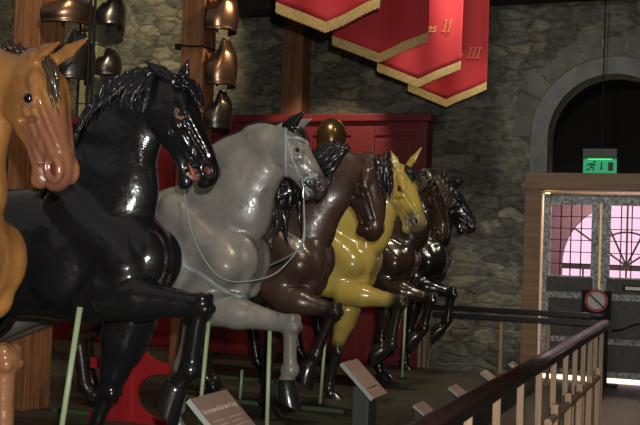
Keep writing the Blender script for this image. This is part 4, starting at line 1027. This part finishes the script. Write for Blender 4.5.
bm = bmesh.new(); box(bm, (cx, YS-.025, cz), (.235, .004, .022), Matrix.Rotation(math.radians(42), 3, 'Y')); build('sign_bar', bm, mat('sign_bar', (.05, .01, .012), .5), sn)
text_mesh('sign_text', 'NO EXIT', .045, mat('sign_text', (.3, .3, .3), .5), sn, (cx+.0, YS-.018, b_.z+.012), align='CENTER')
bm = bmesh.new(); box2(bm, (b_.x-.10, YS-.02, 0), (b_.x-.03, YS+.02, b_.z-.02), .004); box2(bm, (b_.x-.22, YS-.12, 0), (b_.x+.09, YS+.12, .02), .004); build('stand_post', bm, iron, sn)
# ------------------------------------------------------------------ camera and lights
cam = bpy.data.cameras.new('camera'); co = bpy.data.objects.new('camera', cam); COL.objects.link(co)
cam.sensor_width = 36; cam.lens = F*36/640; cam.clip_end = 100
mw = Matrix((Rv, Uv, -Fw)).transposed().to_4x4(); mw.translation = Vector((0, 0, CZ)); co.matrix_world = mw
S.camera = co
def lamp(name, kind, loc, energy, color=(1, 1, 1), size=.1, target=None, angle=60, blend=.5):
    l = bpy.data.lights.new(name, kind); l.energy = energy; l.color = color
    if kind in ('POINT', 'SPOT'): l.shadow_soft_size = size
    if kind == 'AREA': l.size = size
    if kind == 'SPOT': l.spot_size = math.radians(angle); l.spot_blend = blend
    o = bpy.data.objects.new(name, l); COL.objects.link(o); o.location = loc
    if target is not None:
        o.rotation_euler = (Vector(target)-Vector(loc)).to_track_quat('-Z', 'Y').to_euler()
    return o
lamp('camera_flash', 'POINT', (.12, -.02, 1.80), 1000, (1, .95, .88), .03)
lamp('lobby_daylight', 'AREA', (-1.4, 14.6, 2.85), 420, (1, .86, .60), .9, (-1.4, 13.7, 0))
# ceiling spots of the gallery, then an added fill and an added wash
lamp('spot_light', 'SPOT', (-1.5, 6.5, 5.2), 260, (1, .82, .6), .06, (-3.2, 8.2, 1.0), 70)
lamp('spot_light', 'SPOT', (-1.8, 10.0, 5.2), 260, (1, .82, .6), .06, (-3.4, 11.0, 1.4), 70)
lamp('spot_light', 'SPOT', (-2.6, 9.4, 5.2), 420, (1, .72, .42), .06, (-5.4, 9.9, 3.6), 60)
lamp('spot_light', 'SPOT', (-3.4, 5.2, 5.2), 260, (1, .72, .42), .06, (-5.3, 7.2, 3.2), 60)
lamp('spot_light', 'SPOT', (-4.3, 10.2, 5.2), 520, (1, .75, .5), .06, (-4.9, 12.8, 2.8), 32)
lamp('spot_light', 'SPOT', (-6.6, 10.6, 5.2), 330, (1, .85, .55), .06, (-8.3, 13.4, 4.2), 75)
lamp('ambient_fill', 'AREA', (-2.5, 5.0, 5.25), 48, (1, .95, .9), 10, (-1.0, 5.5, 0))  # added soft fill to lift the dark tones, no real fitting
lamp('spot_light', 'SPOT', (-2.2, 9.0, 5.2), 290, (1, .96, .86), .25, (-2.2, 13.4, 2.6), 80, 1)  # added wash to brighten the back wall, no known fitting
w = bpy.data.worlds.new('world'); w.use_nodes = True; w.node_tree.nodes['Background'].inputs[0].default_value = (.5, .55, .6, 1); w.node_tree.nodes['Background'].inputs[1].default_value = .15
S.world = w
S.view_settings.view_transform = 'Standard'; S.view_settings.look = 'None'; S.view_settings.gamma = 1; S.view_settings.exposure = .08
